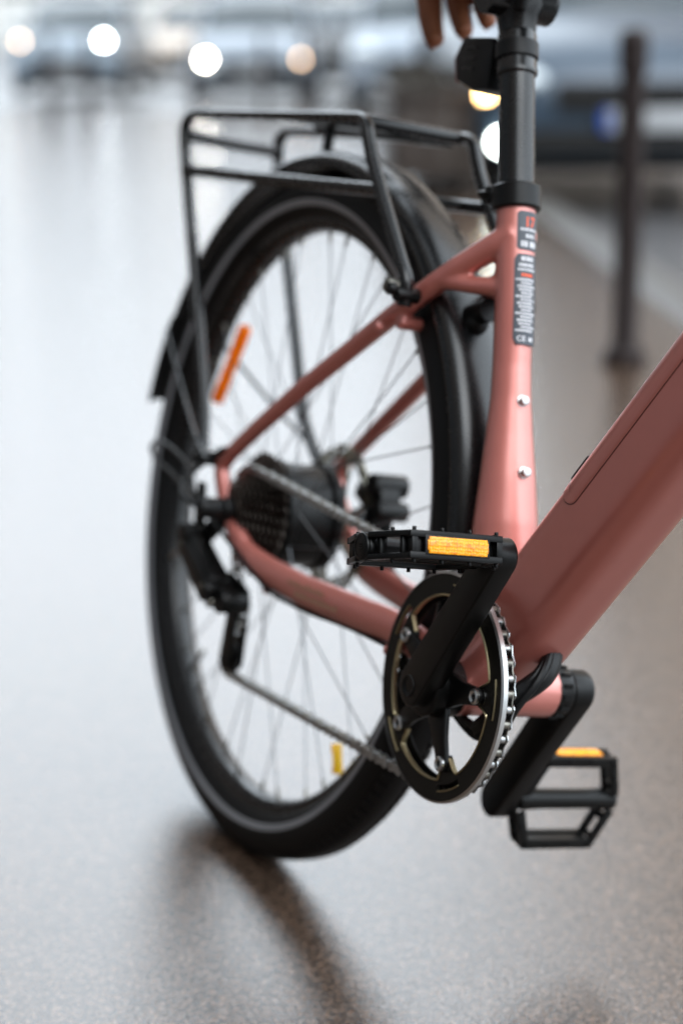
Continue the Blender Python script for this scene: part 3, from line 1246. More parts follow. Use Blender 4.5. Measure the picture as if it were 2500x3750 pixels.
for k in range(5):
    a = R(10 + 72 * k)
    c = Vector((BBX + .0665 * math.cos(a), 0, BBZ + .0665 * math.sin(a)))
    b = MB()
    b.lathe([(.0030, -.0674), (.0050, -.0684), (.0066, -.0674), (.0068, -.0600), (.0030, -.0600)], 20, c=c)
    b.cyl(c + YV * -.0650, c + YV * -.0600, .0028, n=12)
    bp("chainring_bolt", b, STEEL, CK)


def crank(side):
    s = -1 if side == 'r' else 1
    P, Q = (BBX, BBZ), (RP if side == 'r' else LP)
    d = Vector((Q[0] - P[0], Q[1] - P[1])).normalized()

    def shear(x, z):
        t = ((x - P[0]) * d.x + (z - P[1]) * d.y) / L
        return s * .009 * t
    a = MB()
    y_in, y_out = .0705, .0905
    poly = capsule(P, Q, .0180, .0152) if side == 'r' else capsule(P, Q, .0195, .0172)
    a.prism(poly, s * y_in, s * y_out, shear)
    bp("crank_arm", a, BLACK, CK, bevel=.0022, segs=3)
    if side == 'r':
        # recessed face with the crank bolt
        c = MB()
        c.lathe([(.0046, -.0900), (.0090, -.0918), (.0098, -.0905), (.0098, -.089)], 28, c=(P[0], 0, P[1]), closed=False)
        c.rcyl((P[0], -.0895, P[1]), (P[0], -.0890, P[1]), .0046, .0002)
        bp("crank_bolt", c, PLASTIC, CK)
    else:
        c = MB()
        c.rcyl((P[0], .050, P[1]), (P[0], .066, P[1]), .0235, .0015, n=40)
        for i in range(14):
            t = 2 * PI * i / 14
            c.box((P[0] + .0232 * math.cos(t), .0585, P[1] + .0232 * math.sin(t)), (.002, .0045, .002))
        c.rcyl((P[0], .066, P[1]), (P[0], .0915, P[1]), .0185, .002, n=36)
        bp("bottom_bracket_cup", c, BLACK, CK)
    # pedal thread end
    e = MB()
    e.rcyl((Q[0], s * .094, Q[1]), (Q[0], s * .110, Q[1]), .0068, .001)
    e.lathe([(.0088, s * .0995), (.0100, s * .1010), (.0100, s * .0975)], 24, c=(Q[0], 0, Q[1]))
    bp("pedal_axle_end", e, STEEL, CK)


crank('r')
crank('l')


def pedal(Q, s, vdir):
    """platform pedal; s = side, vdir = (x,z) direction of the bar that carries the lens"""
    root = empty("pedal")
    root.parent = BIKE
    vd = Vector((vdir[0], 0, vdir[1])).normalized()
    wd = Vector((-vd.z, 0, vd.x))           # thickness direction, upwards
    o = Vector((Q[0], s * .100, Q[1]))

    def P(u, v_, w):
        return o + YV * (s * u) + vd * v_ + wd * w
    T = .0215
    body = MB()

    def rail(u0, v0, u1, v1, w, h, th):
        body.bar(P(u0, v0, w), P(u1, v1, w), th, h, ref=wd)
    for sg in (1, -1):
        # long bar: full-height inset web with two rails
        rail(.018, .0445 * sg, .1000, .0445 * sg, T / 2 - .0026, .0052, .0105)
        rail(.018, .0445 * sg, .1000, .0445 * sg, -T / 2 + .0026, .0052, .0105)
        rail(.0185, .0425 * sg, .0970, .0425 * sg, 0, .0172, .0024)
        for u in (.0205, .0955):
            body.bar(P(u, .0455 * sg, -T / 2 + .0043), P(u, .0455 * sg, T / 2 - .0043), .0075, .0052, ref=YV)
        # slanted outer side, with an open window
        for w in (T / 2 - .0022, -T / 2 + .0022):
            rail(.0965, .0455 * sg, .1105, .008 * sg, w, .0044, .0085)
            rail(.021, .0455 * sg, .0065, .010 * sg, w, .0044, .0095)
        body.bar(P(.1055, .0165 * sg, -T / 2 + .0043), P(.1055, .0165 * sg, T / 2 - .0043), .006, .0062, ref=YV)
        body.bar(P(.0985, .0378 * sg, -T / 2 + .0043), P(.0985, .0378 * sg, T / 2 - .0043), .0045, .0055, ref=YV)
        body.bar(P(.0085, .0200 * sg, -T / 2 + .0043), P(.0085, .0200 * sg, T / 2 - .0043), .006, .006, ref=YV)
    # axle housing
    body.sweep([P(.004, 0, 0), P(.012, 0, 0), P(.03, 0, 0), P(.085, 0, 0), P(.108, 0, 0), P(.1125, 0, 0)], [.0100, .0110, .0100, .0098, .0113, .0113], n=24, ref=wd)
    bp("pedal_body", body, BLACK, root, bevel=.0007)
    cap = MB()
    cap.rcyl(P(.1115, 0, 0), P(.1150, 0, 0), .0109, .0009, n=32)
    for r in (.0085,):
        ring_ = [P(.1150, r * math.cos(2 * PI * i / 28), r * math.sin(2 * PI * i / 28)) for i in range(28)]
        cap.sweep(ring_, .0004, n=6, ref=YV, closed=True)
    for i in range(-1, 2):
        for j in (-1, 1):
            cap.box(P(.1152, j * .0013, i * .0018), (.0009, .0003, .0006))
    bp("axle_cap", cap, BLACK, root)
    # pins
    spots = [(u, .0455 * sg) for sg in (1, -1) for u in (.0215, .0455, .0700, .0945)] + [(.1025, .0270 * sg) for sg in (1, -1)] + [(.010, .025), (.010, -.025)]
    for u, v_ in spots:
        for w in (1, -1):
            pins = MB()
            pins.rcyl(P(u, v_, w * (T / 2 - .001)), P(u, v_, w * (T / 2 + .0030)), .0016, .0003, n=10)
            bp("grip_pin", pins, BLACK, root)
    for sg in (1, -1):
        bz = MB()
        c0 = P(.0585, .0478 * sg, 0)
        rot = Matrix((YV, vd, wd)).transposed()
        bz.box(c0, (.0285, .0022, .0078), rot)
        bp("reflector_bezel", bz, PLASTIC, root, bevel=.0006)
        ln_ = MB()
        ln_.box(P(.0585, .0501 * sg, 0), (.0258, .0012, .0064), rot)
        for e in (-1, 1):
            ln_.box(P(.0585 + e * .0262, .0500 * sg, 0), (.0006, .0010, .0040), rot)
        bp("reflector_lens", ln_, AMBER, root, bevel=.0005)
    return root


pedal(RP, -1, (math.cos(R(17)), math.sin(R(17))))
pedal((LP[0] + .010, LP[1] + .004), 1, (.16, .985))

# ------------------------------------------------------------------ chain


def ext_tangent(c1, r1, c2, r2, side):
    """outer tangent points of two circles; side +1 upper, -1 lower when going c1 -> c2 with +x"""
    d = Vector((c2[0] - c1[0], c2[1] - c1[1]))
    D = d.length
    base = math.atan2(d.y, d.x)
    a = math.acos((r1 - r2) / D)
    ang = base + side * a
    return (c1[0] + r1 * math.cos(ang), c1[1] + r1 * math.sin(ang)), (c2[0] + r2 * math.cos(ang), c2[1] + r2 * math.sin(ang)), ang


RCH, RSP, RJ = .0910, .046, .0165
cR, cC = (BBX, BBZ), (0, 0)
cU, cL = (.010, -.098), (.014, -.1590)
t1a, t1b, ang1 = ext_tangent(cC, RSP, cR, RCH, 1)
t2a, t2b, ang2 = ext_tangent(cL, RJ, cR, RCH, -1)
path = []


def seg(p, q, y0, y1):
    n = max(2, int((Vector(q) - Vector(p)).length / .004))
    for i in range(n):
        t = i / n
        path.append(Vector((p[0] + (q[0] - p[0]) * t, y0 + (y1 - y0) * t, p[1] + (q[1] - p[1]) * t)))


def arcp(c, r, a0, a1, y):
    n = max(3, int(abs(a1 - a0) * r / .003))
    for i in range(n):
        a = a0 + (a1 - a0) * i / n
        path.append(Vector((c[0] + r * math.cos(a), y, c[1] + r * math.sin(a))))


YC, YS = -.0490, -.0520
seg(t1a, t1b, YS, YC)
arcp(cR, RCH, ang1, ang2, YC)
seg(t2b, t2a, YC, YS)
arcp(cL, RJ, ang2, ang2 - R(150), YS)
ja = ang2 - R(150)
p1_ = (cL[0] + RJ * math.cos(ja), cL[1] + RJ * math.sin(ja))
p2_ = (cU[0] + RJ * math.cos(R(20)), cU[1] + RJ * math.sin(R(20)))
seg(p1_, (cU[0] + RJ, cU[1] - .01), YS, YS)
arcp(cU, RJ, R(-20), R(120), YS)
seg((cU[0] + RJ * math.cos(R(120)), cU[1] + RJ * math.sin(R(120))), (RSP * math.cos(R(-115)), RSP * math.sin(R(-115))), YS, YS)
arcp(cC, RSP, R(-115), R(-115 - 155), YS)
# walk the path in half inches
cum = [0.0]
for a, b in zip(path, path[1:] + path[:1]):
    cum.append(cum[-1] + (b - a).length)
tot = cum[-1]
nl = int(round(tot / .0127)) // 2 * 2
pitch = tot / nl


def walk(s_):
    s_ = s_ % tot
    lo, hi = 0, len(cum) - 1
    while hi - lo > 1:
        md = (lo + hi) // 2
        if cum[md] <= s_:
            lo = md
        else:
            hi = md
    a, b = path[lo % len(path)], path[(lo + 1) % len(path)]
    return a + (b - a) * ((s_ - cum[lo]) / max(1e-9, cum[lo + 1] - cum[lo]))


ch = MB()
for k in range(nl):
    p, q = walk(k * pitch), walk((k + 1) * pitch)
    d = (q - p).normalized()
    n_ = YV.cross(d).normalized()
    yy = d.cross(n_)
    offs = .0036 if k % 2 else .0021
    ch.cur = 0 if k % 2 else 1
    Lk = (q - p).length
    pts = []
    r = .0048 if k % 2 else .0040
    for i in range(7):
        a = R(-75 + 150 * i / 6)
        pts.append((Lk + r * math.cos(a), r * math.sin(a)))
    pts.append((Lk / 2, .0029))
    for i in range(7):
        a = R(105 + 150 * i / 6)
        pts.append((r * math.cos(a), r * math.sin(a)))
    pts.append((Lk / 2, -.0029))
    m_ = len(pts)
    for s in (-1, 1):
        vs = []
        for e in (offs, offs + .0010):
            for x, z in pts:
                vs.append(p + d * x + n_ * z + YV * s * e)
        ch.add(vs, [tuple(range(m_)), tuple(range(2 * m_ - 1, m_ - 1, -1))] + [(i, (i + 1) % m_, (i + 1) % m_ + m_, i + m_) for i in range(m_)])
    ch.cyl(p - YV * .0021, p + YV * .0021, .0038, n=10)
    ch.cyl(p - YV * .0049, p + YV * .0049, .0016, n=8)
bp("chain", ch, [CHAINM, DSTEEL], sharp=40)

# ------------------------------------------------------------------ derailleur
DR = empty("rear_derailleur")
DR.parent = BIKE
a = MB()
a.rcyl((-.048, -.074, -.040), (-.048, -.104, -.040), .0135, .002)
a.prism(capsule((-.010, -.012), (-.048, -.040), .010, .011), -.080, -.073)
a.prism(capsule((-.060, .012), (-.048, -.040), .005, .008), -.088, -.080)
bp("mounting_knuckle", a, BLACK, DR, bevel=.001)
a = MB()
a.prism(capsule((-.046, -.050), (.026, -.082), .0105, .0125), -.104, -.088)
a.prism(capsule((-.040, -.040), (.030, -.070), .004, .005), -.100, -.078)
a.prism(capsule((.010, -.078), (.048, -.088), .0125, .013), -.094, -.064)
pg_ = a
a = MB()
for (x, z) in ((-.046, -.050), (.022, -.080)):
    a.rcyl((x, -.1055, z), (x, -.1035, z), .0045, .0006)
a.rcyl((.03, -.062, -.094), (.03, -.098, -.094), .006, .001)
bp("parallelogram", pg_.join(a, 1), [BLACK, DSTEEL], DR, bevel=.001)
a = MB()
a.prism(capsule((cU[0] + .008, cU[1]), cL, .0135, .0125), -.0615, -.0592)
a.prism(capsule(cU, cL, .011, .0115), -.0450, -.0432)
bp("cage", a, BLACK, DR, bevel=.0006)
for c in (cU, cL):
    a = MB()
    pl = []
    for j in range(44):
        t = 2 * PI * j / 44
        rr_j = .0165 + (.0022, .0006, -.002, .0006)[j % 4]
        pl.append((c[0] + rr_j * math.cos(t), c[1] + rr_j * math.sin(t)))
    a.prism(pl, -.0532, -.0508)
    a.rcyl((c[0], -.064, c[1]), (c[0], -.042, c[1]), .0038, .0005)
    bp("jockey_wheel", a, PLASTIC, DR)

# brake caliper at the left dropout
a = MB()
a.box((.074, .064, .040), (.016, .012, .013), Matrix.Rotation(R(-25), 3, 'Y'))
a.box((.082, .058, .018), (.010, .013, .013))
a.rcyl((.074, .046, .052), (.074, .088, .052), .0125, .002)
a.rcyl((.092, .046, .028), (.092, .084, .028), .0105, .002)
a.box((.035, .068, .030), (.022, .006, .008), Matrix.Rotation(R(20), 3, 'Y'))
a.box((.095, .066, -.012), (.012, .008, .020))
bp("brake_caliper", a, BLACK, bevel=.0025)

# ------------------------------------------------------------------ cables
a = MB()
a.sweep(smooth_path([(.140, -.066, -.062), (.10, -.072, -.058), (.0, -.085, -.020), (-.13, -.088, .010), (-.205, -.086, .0165), (-.218, -.085, .028), (-.19, -.085, .040), (-.10, -.086, .03), (-.055, -.088, -.010)], 2), .0022, n=8)
bp("gear_cable", a, PLASTIC)
a = MB()
a.sweep(smooth_path([(.337, -.052, -.0525), (.25, -.052, -.0565), (.17, -.060, -.0635), (.0909, -.064, -.0625)], 2), .0024, n=8)
bp("gear_cable", a, BLACK)
for i, (dx, dz) in enumerate(((0, 0), (.006, -.010))):
    a = MB()
    a.sweep(smooth_path([(.505, .004, .0), (.516 + dx, -.012, -.022), (.512 + dx, -.030, -.040 + dz), (.507 + dx, -.034, -.060 + dz), (.482, -.034, -.082 + dz), (.448, -.030, -.088 + dz * .4), (.40, -.026, -.076 + dz * .3), (.34, -.03, -.062)], 2), .0040, n=10)
    bp("motor_cable", a, PLASTIC)
a = MB()
a.sweep(smooth_path([(.495, .010, .005), (.514, .0, -.020), (.514, -.016, -.034), (.507, -.034, -.050), (.498, -.036, -.066), (.472, -.03, -.085)], 2), .0095, n=10)
bp("motor_cable", a, PLASTIC)
a = MB()
a.sweep(smooth_path([(0, -.110, 0), (-.03, -.122, .006), (-.058, -.105, .020), (-.05, -.085, .045), (-.03, -.078, .06)], 2), .003, n=8)
bp("motor_cable", a, PLASTIC)

# ------------------------------------------------------------------ bicycle: front end (beyond the right edge of the picture)
FH = Vector((1.215, 0, 0.0))
fk = MB()
crown = HT + Vector((.026, 0, -.065))
for s in (-1, 1):
    fk.sweep(smooth_path([crown + YV * .012 * s, crown + YV * .05 * s + Vector((.01, 0, -.02)), FH + YV * .055 * s + Vector((-.05, 0, .12)), FH + YV * .055 * s], 2), .014, .017, n=14)
bp("fork", fk, PAINT)
FW = empty("front_wheel")
FW.parent = BIKE
for nm, src in (("tire", TYRE), ("rim", RIM), ("reflective_band", BAND)):
    o = bpy.data.objects.new(nm, src.data)
    COL.objects.link(o)
    o.parent = FW
    for c_ in src.children:
        if c_.name.startswith("tread"):
            continue
        q = bpy.data.objects.new(c_.name.split(".")[0], c_.data)
        COL.objects.link(q)
        q.parent = o
FW.location = FH
for p0, p1 in spoke_defs:
    s_ = MB()
    s_.cyl(Vector((p0.x * .35, p0.y, p0.z * .35)), p1, .00075, n=6)
    bp("spoke", s_, SPOKEM, FW)
hb = MB()
hb.lathe([(.004, -.05), (.022, -.03), (.022, -.026), (.012, -.02), (.012, .02), (.022, .026), (.022, .03), (.004, .05)], 32)
bp("hub", hb, BLACK, FW)
sb = MB()
hd = HT + Vector((-.03, 0, .12))
sb.sweep([hd, hd + Vector((-.05, 0, .16))], .014, n=16)
sb.sweep(smooth_path([hd + Vector((-.20, -.31, .15)), hd + Vector((-.11, -.24, .16)), hd + Vector((-.05, -.06, .16)), hd + Vector((-.05, .06, .16)), hd + Vector((-.11, .24, .16)), hd + Vector((-.20, .31, .15))], 2), .0125, n=12, ref=(0, 0, 1))
bp("handlebar", sb, SATIN)

# ------------------------------------------------------------------ the hand that steadies the saddle


def skin_mesh(name, pts, edges, rad, root, levels=2):
    me = bpy.data.meshes.new(name)
    me.from_pydata([tuple(p) for p in pts], edges, [])
    o = bpy.data.objects.new(name, me)
    COL.objects.link(o)
    md = o.modifiers.new("skin", 'SKIN')
    md.use_smooth_shade = True
    sv = me.skin_vertices[0].data
    for i, r in enumerate(rad):
        r = r if isinstance(r, tuple) else (r, r)
        sv[i].radius = r
        sv[i].use_root = (i == root)
    ss_ = o.modifiers.new("sub", 'SUBSURF')
    ss_.levels = ss_.render_levels = levels
    d_ = bpy.context.evaluated_depsgraph_get()
    m_ = bpy.data.meshes.new_from_object(o.evaluated_get(d_))
    bpy.data.objects.remove(o)
    return m_


def join_remesh(name, meshes, voxel, M, material, smooth=6):
    vs, fs = [], []
    for m_ in meshes:
        o_ = len(vs)
        vs += [M @ v.co for v in m_.vertices]
        fs += [tuple(i + o_ for i in p.vertices) for p in m_.polygons]
    me = bpy.data.meshes.new(name + "_raw")
    me.from_pydata([tuple(v) for v in vs], [], fs)
    t = bpy.data.objects.new(name + "_raw", me)
    COL.objects.link(t)
    r_ = t.modifiers.new("weld", 'REMESH')
    r_.mode = 'VOXEL'
    r_.voxel_size = voxel
    s_ = t.modifiers.new("soft", 'SMOOTH')
    s_.factor = .5
    s_.iterations = smooth
    d_ = bpy.context.evaluated_depsgraph_get()
    m2 = bpy.data.meshes.new_from_object(t.evaluated_get(d_))
    bpy.data.objects.remove(t)
    m2.name = name
    m2.materials.clear()
    m2.materials.append(material)
    m2.shade_smooth()
    o = bpy.data.objects.new(name, m2)
    COL.objects.link(o)
    return o


wrist = Vector((.115, .030, .680))
# knuckles lie over the back of the saddle, the fingers hang down behind it
kn = [Vector((.038, .028, .590)), Vector((.052, .048, .597)), Vector((.070, .068, .600)), Vector((.090, .086, .600))]
tips = [Vector((.085, .030, .503)), Vector((.106, .050, .516)), Vector((.117, .068, .529)), Vector((.130, .085, .545))]
frad = [.0150, .0140, .0128, .0112]
hand = []
pts = [wrist, wrist + Vector((.02, -.02, .06))]
edges = [(0, 1)]
rad = [(.024, .018), (.027, .021)]
for k_, r in zip(kn, frad):
    pts += [wrist * .45 + k_ * .55, k_]
    n0 = len(pts)
    edges += [(0, n0 - 2), (n0 - 2, n0 - 1)]
    rad += [(.014, .013), (.0125, .012)]
hand.append(skin_mesh("palm", pts, edges, rad, 0))
for k_, t_, r in zip(kn, tips, frad):
    mid = k_ * .58 + t_ * .42 + Vector((-.006, 0, .004))
    dip = k_ * .24 + t_ * .76 + Vector((-.006, 0, 0))
    hand.append(skin_mesh("finger", [k_ + (wrist - k_) * .12, k_ * .75 + mid * .25, mid, dip, t_], [(0, 1), (1, 2), (2, 3), (3, 4)],
                          [r * 1.1, r * 1.0, r * .98, r * .86, r * .70], 0))
thumb = [wrist + Vector((.012, -.012, -.015)), wrist + Vector((.028, -.032, -.04)), wrist + Vector((.030, -.040, -.068)), wrist + Vector((.026, -.036, -.092))]
hand.append(skin_mesh("thumb", thumb, [(0, 1), (1, 2), (2, 3)], [.016, .0125, .0115, .0085], 0))
arm = [wrist, wrist + Vector((.03, -.03, .09)), Vector((.26, -.13, .92)), Vector((.42, -.28, 1.10))]
hand.append(skin_mesh("forearm", arm, [(0, 1), (1, 2), (2, 3)], [(.024, .019), (.029, .024), .038, .045], 0))
PERSON = join_remesh("person", hand, .0018, TO_WORLD, SKIN, 5)
tag(PERSON, "hand of a person with fingers hanging down behind the seat post, steadying the bicycle", "person")
for t_, k_ in zip(tips, kn):
    d = (t_ - k_).normalized()
    c = t_ - d * .002 + Vector((-.0062, 0, 0))
    nl_ = MB()
    nl_.ball(TO_WORLD @ c, .0048, 10, 6, (.45, .9, 1.2))
    mesh_obj("fingernail", nl_, mat("finger nail", (.40, .20, .13), .3), PERSON)
slv = MB()
A_ = [TO_WORLD @ p for p in (Vector((.235, -.105, .885)), Vector((.26, -.13, .92)), Vector((.42, -.28, 1.10)), Vector((.60, -.44, 1.36)))]
slv.sweep([A_[0], A_[0] + (A_[1] - A_[0]) * .1, A_[1], A_[2], A_[3]], [.047, .049, .050, .058, .07], n=24)
mesh_obj("sleeve", slv, SLEEVE, PERSON)

# ------------------------------------------------------------------ bollards
BOLM = mat("brown bollard paint", (0.022, 0.016, 0.015), 0.5, 0, 0.12, noise=.2, nscale=30)


def bollard(loc, label, h=.86, tilt=0.0):
    root = empty("bollard", loc, (tilt, 0, 0))
    a = MB()
    a.lathe([(0, 0), (.060, 0), (.060, .030), (.045, .045), (.036, .060), (.0345, .5), (.0335, h - .10), (0, h - .10)], 32, closed=False, axis='z')
    mesh_obj("post", a, BOLM, root)
    b = MB()
    b.lathe([(0, h - .102), (.034, h - .102), (.040, h - .09), (.040, h - .075), (.037, h - .068), (.039, h - .05), (.040, h - .03), (.038, h - .008), (.028, h + .008), (0, h + .012)], 32, closed=False, axis='z')
    mesh_obj("cap", b, BOLM, root)
    tag(root, label, "bollard", "brown metal bollards along the pavement edge")
    return root


P0 = Vector((-2.34, 2.139, 0))
bollard(P0, "tall brown bollard standing nearest, in front of the large dark blue car", .86, 0)
bollard(P0 + ROW * 7.9, "brown bollard in the middle distance in front of the wooden planter")
bollard(at(21.0, (712 - 784) / 4318 * 21), "far brown bollard under the right headlight of the white car")
bollard(at(21.0, (618 - 784) / 4318 * 21), "far brown bollard under the middle of the white car")
bollard(at(21.2, (462 - 784) / 4318 * 21), "far brown bollard under the left headlight of the white car")
bollard(at(20.6, (230 - 784) / 4318 * 20.6), "far brown bollard between the two cars with lit headlights")
bollard(at(20.0, (140 - 784) / 4318 * 20), "far brown bollard at the left end of the row")

# ------------------------------------------------------------------ timber planter
pl_ = empty("planter", at(11.0, (985 - 784) / 4318 * 11.0))
pl_.rotation_euler = (0, 0, math.atan2(ROW.y, ROW.x))
tag(pl_, "brown timber planter box with a clipped dry hedge standing on the pavement edge", "planter")
WOOD = mat("brown timber", (0.034, 0.024, 0.019), 0.6, noise=.35, nscale=12)
a = MB()
for i in range(7):
    for s in (-1, 1):
        a.box((-.54 + .18 * i, .23 * s, .32), (.084, .018, .22))
for i in range(3):
    for s in (-1, 1):
        a.box((.635 * s, -.15 + .15 * i, .32), (.018, .070, .22))
mesh_obj("slats", a, WOOD, pl_, bevel=.006)
a = MB()
for s in (-1, 1):
    a.box((0, .25 * s, .55), (.68, .035, .018))
    a.box((.665 * s, 0, .55), (.035, .214, .018))
mesh_obj("top_rim", a, WOOD, pl_, bevel=.005)
for x in (-.6, .6):
    for y in (-.2, .2):
        a = MB()
        a.box((x, y, .05), (.035, .035, .05))
        mesh_obj("foot", a, WOOD, pl_)
a = MB()
a.box((0, 0, .50), (.62, .21, .02))
mesh_obj("soil", a, mat("dark soil", (.02, .016, .012), .9, noise=.4), pl_)
a = MB()
rng = random.Random(3)
for i in range(900):
    c = Vector((rng.uniform(-.62, .62), rng.uniform(-.22, .22), rng.uniform(.52, .70)))
    n = Vector((rng.gauss(0, 1), rng.gauss(0, 1), rng.gauss(0, 1))).normalized()
    u = n.orthogonal().normalized() * rng.uniform(.015, .03)
    v = n.cross(u).normalized() * rng.uniform(.008, .016)
    a.add([c + u, c + v, c - u, c - v], [(0, 1, 2, 3)])
mesh_obj("hedge", a, mat("dry hedge leaves", (.034, .027, .017), .7, noise=.4, nscale=8), pl_)

# ------------------------------------------------------------------ cars
GLASS = mat("car glass", (0.03, 0.04, 0.045), 0.08, 0, 0.4)
TYREC = mat("car tyre", (0.012, 0.012, 0.012), 0.7)
ALLOY = mat("alloy wheel", (0.5, 0.5, 0.5), 0.3, 0.9)
CHROME = mat("chrome", (0.7, 0.7, 0.7), 0.1, 1.0)
UNDER = mat("dark underbody", (0.006, 0.006, 0.006), 0.9)
WHITEL = mat("lit white headlamp", (0.9, 0.9, 0.9), .2, emit=(1.0, 0.93, 0.80), estr=75)
BLUEL = mat("lit cold headlamp", (0.9, 0.9, 0.9), .2, emit=(0.90, 0.97, 1.0), estr=50)
WARML = mat("lit warm headlamp", (0.9, 0.9, 0.9), .2, emit=(1.0, 0.60, 0.30), estr=10)
AMBL = mat("lit amber turn lamp", (0.9, 0.6, 0.2), .2, emit=(1.0, 0.62, 0.24), estr=30)
FOGL = mat("lit fog lamp", (0.9, 0.9, 0.9), .2, emit=(0.9, 1.0, 0.95), estr=22)
CLEARL = mat("unlit headlamp", (0.55, 0.6, 0.62), 0.08, 0.3, 0.8)
PLATEW = mat("number plate white", (0.33, 0.34, 0.35), .4)
PLATEB = mat("number plate blue band", (0.01, 0.06, 0.32), .4)


def section(w, z0, z1, crown):
    """half-width w car body section, z0 sill, z1 belt, crown height above belt in the middle"""
    h = z1 - z0
    half = [(w * .80, z0), (w * .96, z0 + h * .12), (w, z0 + h * .42), (w * .985, z0 + h * .72), (w * .93, z0 + h * .93), (w * .80, z1 + crown * .45), (w * .4, z1 + crown * .9)]
    return [(0, z0)] + half + [(0, z1 + crown)] + [(-y, z) for y, z in half[::-1]]


def loft(mb_, secs):
    n = len(secs[0][1])
    vs = []
    for x, pr in secs:
        vs += [(x, y, z) for y, z in pr]
    fs = []
    for i in range(len(secs) - 1):
        for j in range(n):
            j2 = (j + 1) % n
            fs.append((i * n + j, (i + 1) * n + j, (i + 1) * n + j2, i * n + j2))
    fs += [tuple(range(n)), tuple((len(secs) - 1) * n + j for j in range(n))[::-1]]
    mb_.add(vs, fs)


def make_car(loc, yaw, paint, label, lamp_l, lamp_r, tall=0.0, wide=0.0, plate=False, fog=None, turn=None, lampz=.68):
    root = empty("car", loc, (0, 0, yaw))
    tag(root, label, "car", "cars waiting and parked along the street")
    w = .88 + wide
    k = tall
    b = MB()
    loft(b, [(2.12, section(w * .80, .24, .52 + k * .5, .03)), (2.05, section(w * .93, .19, .63 + k * .6, .05)), (1.85, section(w * .98, .18, .74 + k * .7, .05)), (1.4, section(w, .18, .83 + k * .8, .06)),
             (.85, section(w, .18, .90 + k, .05)), (0, section(w, .18, .92 + k, .02)), (-1.2, section(w, .18, .94 + k, .02)), (-1.9, section(w * .97, .2, .95 + k, .02)), (-2.1, section(w * .88, .26, .88 + k, .02))])
    mesh_obj("body", b, paint, root, sharp=60)

    def gh(x, wb, wt, zb, zt):
        return (x, [(0, zb), (wb, zb), (wb * .97, zb + (zt - zb) * .25), (wt, zt - .07), (wt * .86, zt - .015), (0, zt), (-wt * .86, zt - .015), (-wt, zt - .07), (-wb * .97, zb + (zt - zb) * .25), (-wb, zb)])
    g = MB()
    zt = 1.46 + k * 1.6
    loft(g, [gh(.98, w * .84, w * .80, .90 + k, .93 + k), gh(.62, w * .86, w * .76, .91 + k, 1.16 + k * 1.3), gh(.22, w * .88, w * .72, .91 + k, zt - .05), gh(-.3, w * .89, w * .72, .92 + k, zt),
             gh(-1.2, w * .88, w * .70, .93 + k, zt - .03), gh(-1.75, w * .84, w * .64, .93 + k, zt - .22), gh(-1.95, w * .78, w * .62, .93 + k, .99 + k)])
    mesh_obj("windows", g, GLASS, root, sharp=60)
    r_ = MB()
    loft(r_, [gh(.20, w * .74, w * .725, zt - .10, zt - .035), gh(-.3, w * .745, w * .73, zt - .09, zt + .012), gh(-1.2, w * .73, w * .71, zt - .12, zt - .015), gh(-1.72, w * .66, w * .65, zt - .28, zt - .19)])
    for s in (-1, 1):
        r_.bar((1.0, w * .83 * s, .92 + k), (.20, w * .72 * s, zt - .06), .06, .05)
        r_.bar((-.45, w * .885 * s, .93 + k), (-.45, w * .735 * s, zt - .03), .06, .07, ref=(1, 0, 0))
        r_.bar((-1.98, w * .78 * s, .93 + k), (-1.7, w * .65 * s, zt - .2), .09, .06)
    mesh_obj("roof", r_, paint, root, sharp=50)
    for x in (1.35, -1.3):
        for s in (-1, 1):
            t = MB()
            t.lathe([(.20, -.09), (.30, -.10), (.325, -.07), (.325, .07), (.30, .10), (.20, .09)], 32, c=(x, (w - .10) * s, .325))
            to = mesh_obj("wheel", t, TYREC, root)
            q = MB()
            q.lathe([(0, .08), (.20, .085), (.205, .06), (.205, -.06), (.2, -.085), (0, -.08)], 32, c=(x, (w - .10) * s, .325), closed=False)
            mesh_obj("wheel_rim", q, ALLOY, to)
    gr = MB()
    gr.box((2.085, 0, .50 + k * .4), (.05, w * .52, .075 + k * .15))
    gr.box((2.10, 0, .30), (.06, w * .72, .07))
    mesh_obj("grille", gr, UNDER, root, bevel=.02)
    um = MB()
    um.box((0, 0, .16), (1.9, w * .8, .035))
    mesh_obj("underbody", um, UNDER, root)
    for s, lm in ((1, lamp_l), (-1, lamp_r)):
        h = MB()
        h.ball((2.05, w * .72 * s, lampz), .10, 16, 10, (1.0, 1.55, .75))
        ho = mesh_obj("headlight", h, CLEARL, root)
        if lm is not None:
            e = MB()
            e.ball((2.15, w * .70 * s, lampz), .034, 16, 10, (.7, 1, 1))
            mesh_obj("bulb", e, lm, ho)
        if fog is not None:
            e = MB()
            e.rcyl((2.10, w * .82 * s, .30), (2.15, w * .82 * s, .30), .048, .006)
            mesh_obj("fog_light", e, fog, root)
        if turn is not None:
            e = MB()
            e.ball((2.02, w * .88 * s, .54), .045, 12, 8, (1, 1, 1))
            mesh_obj("turn_light", e, turn, root)
        m_ = MB()
        m_.ball((.72, (w + .10) * s, .98 + k), .10, 12, 8, (.7, 1.0, .65))
        mesh_obj("door_mirror", m_, paint, root)
    p = MB()
    p.box((2.165, 0, .41), (.008, .25, .055))
    po_ = mesh_obj("number_plate", p, PLATEW, root, bevel=.004)
    if plate:
        q = MB()
        q.box((2.1745, -.228, .41), (.002, .022, .053))
        mesh_obj("plate_band", q, PLATEB, po_)
    return root


def carpaint(name, col, metal=.3):
    return mat(name, col, .35, metal, .4, .2, .08)


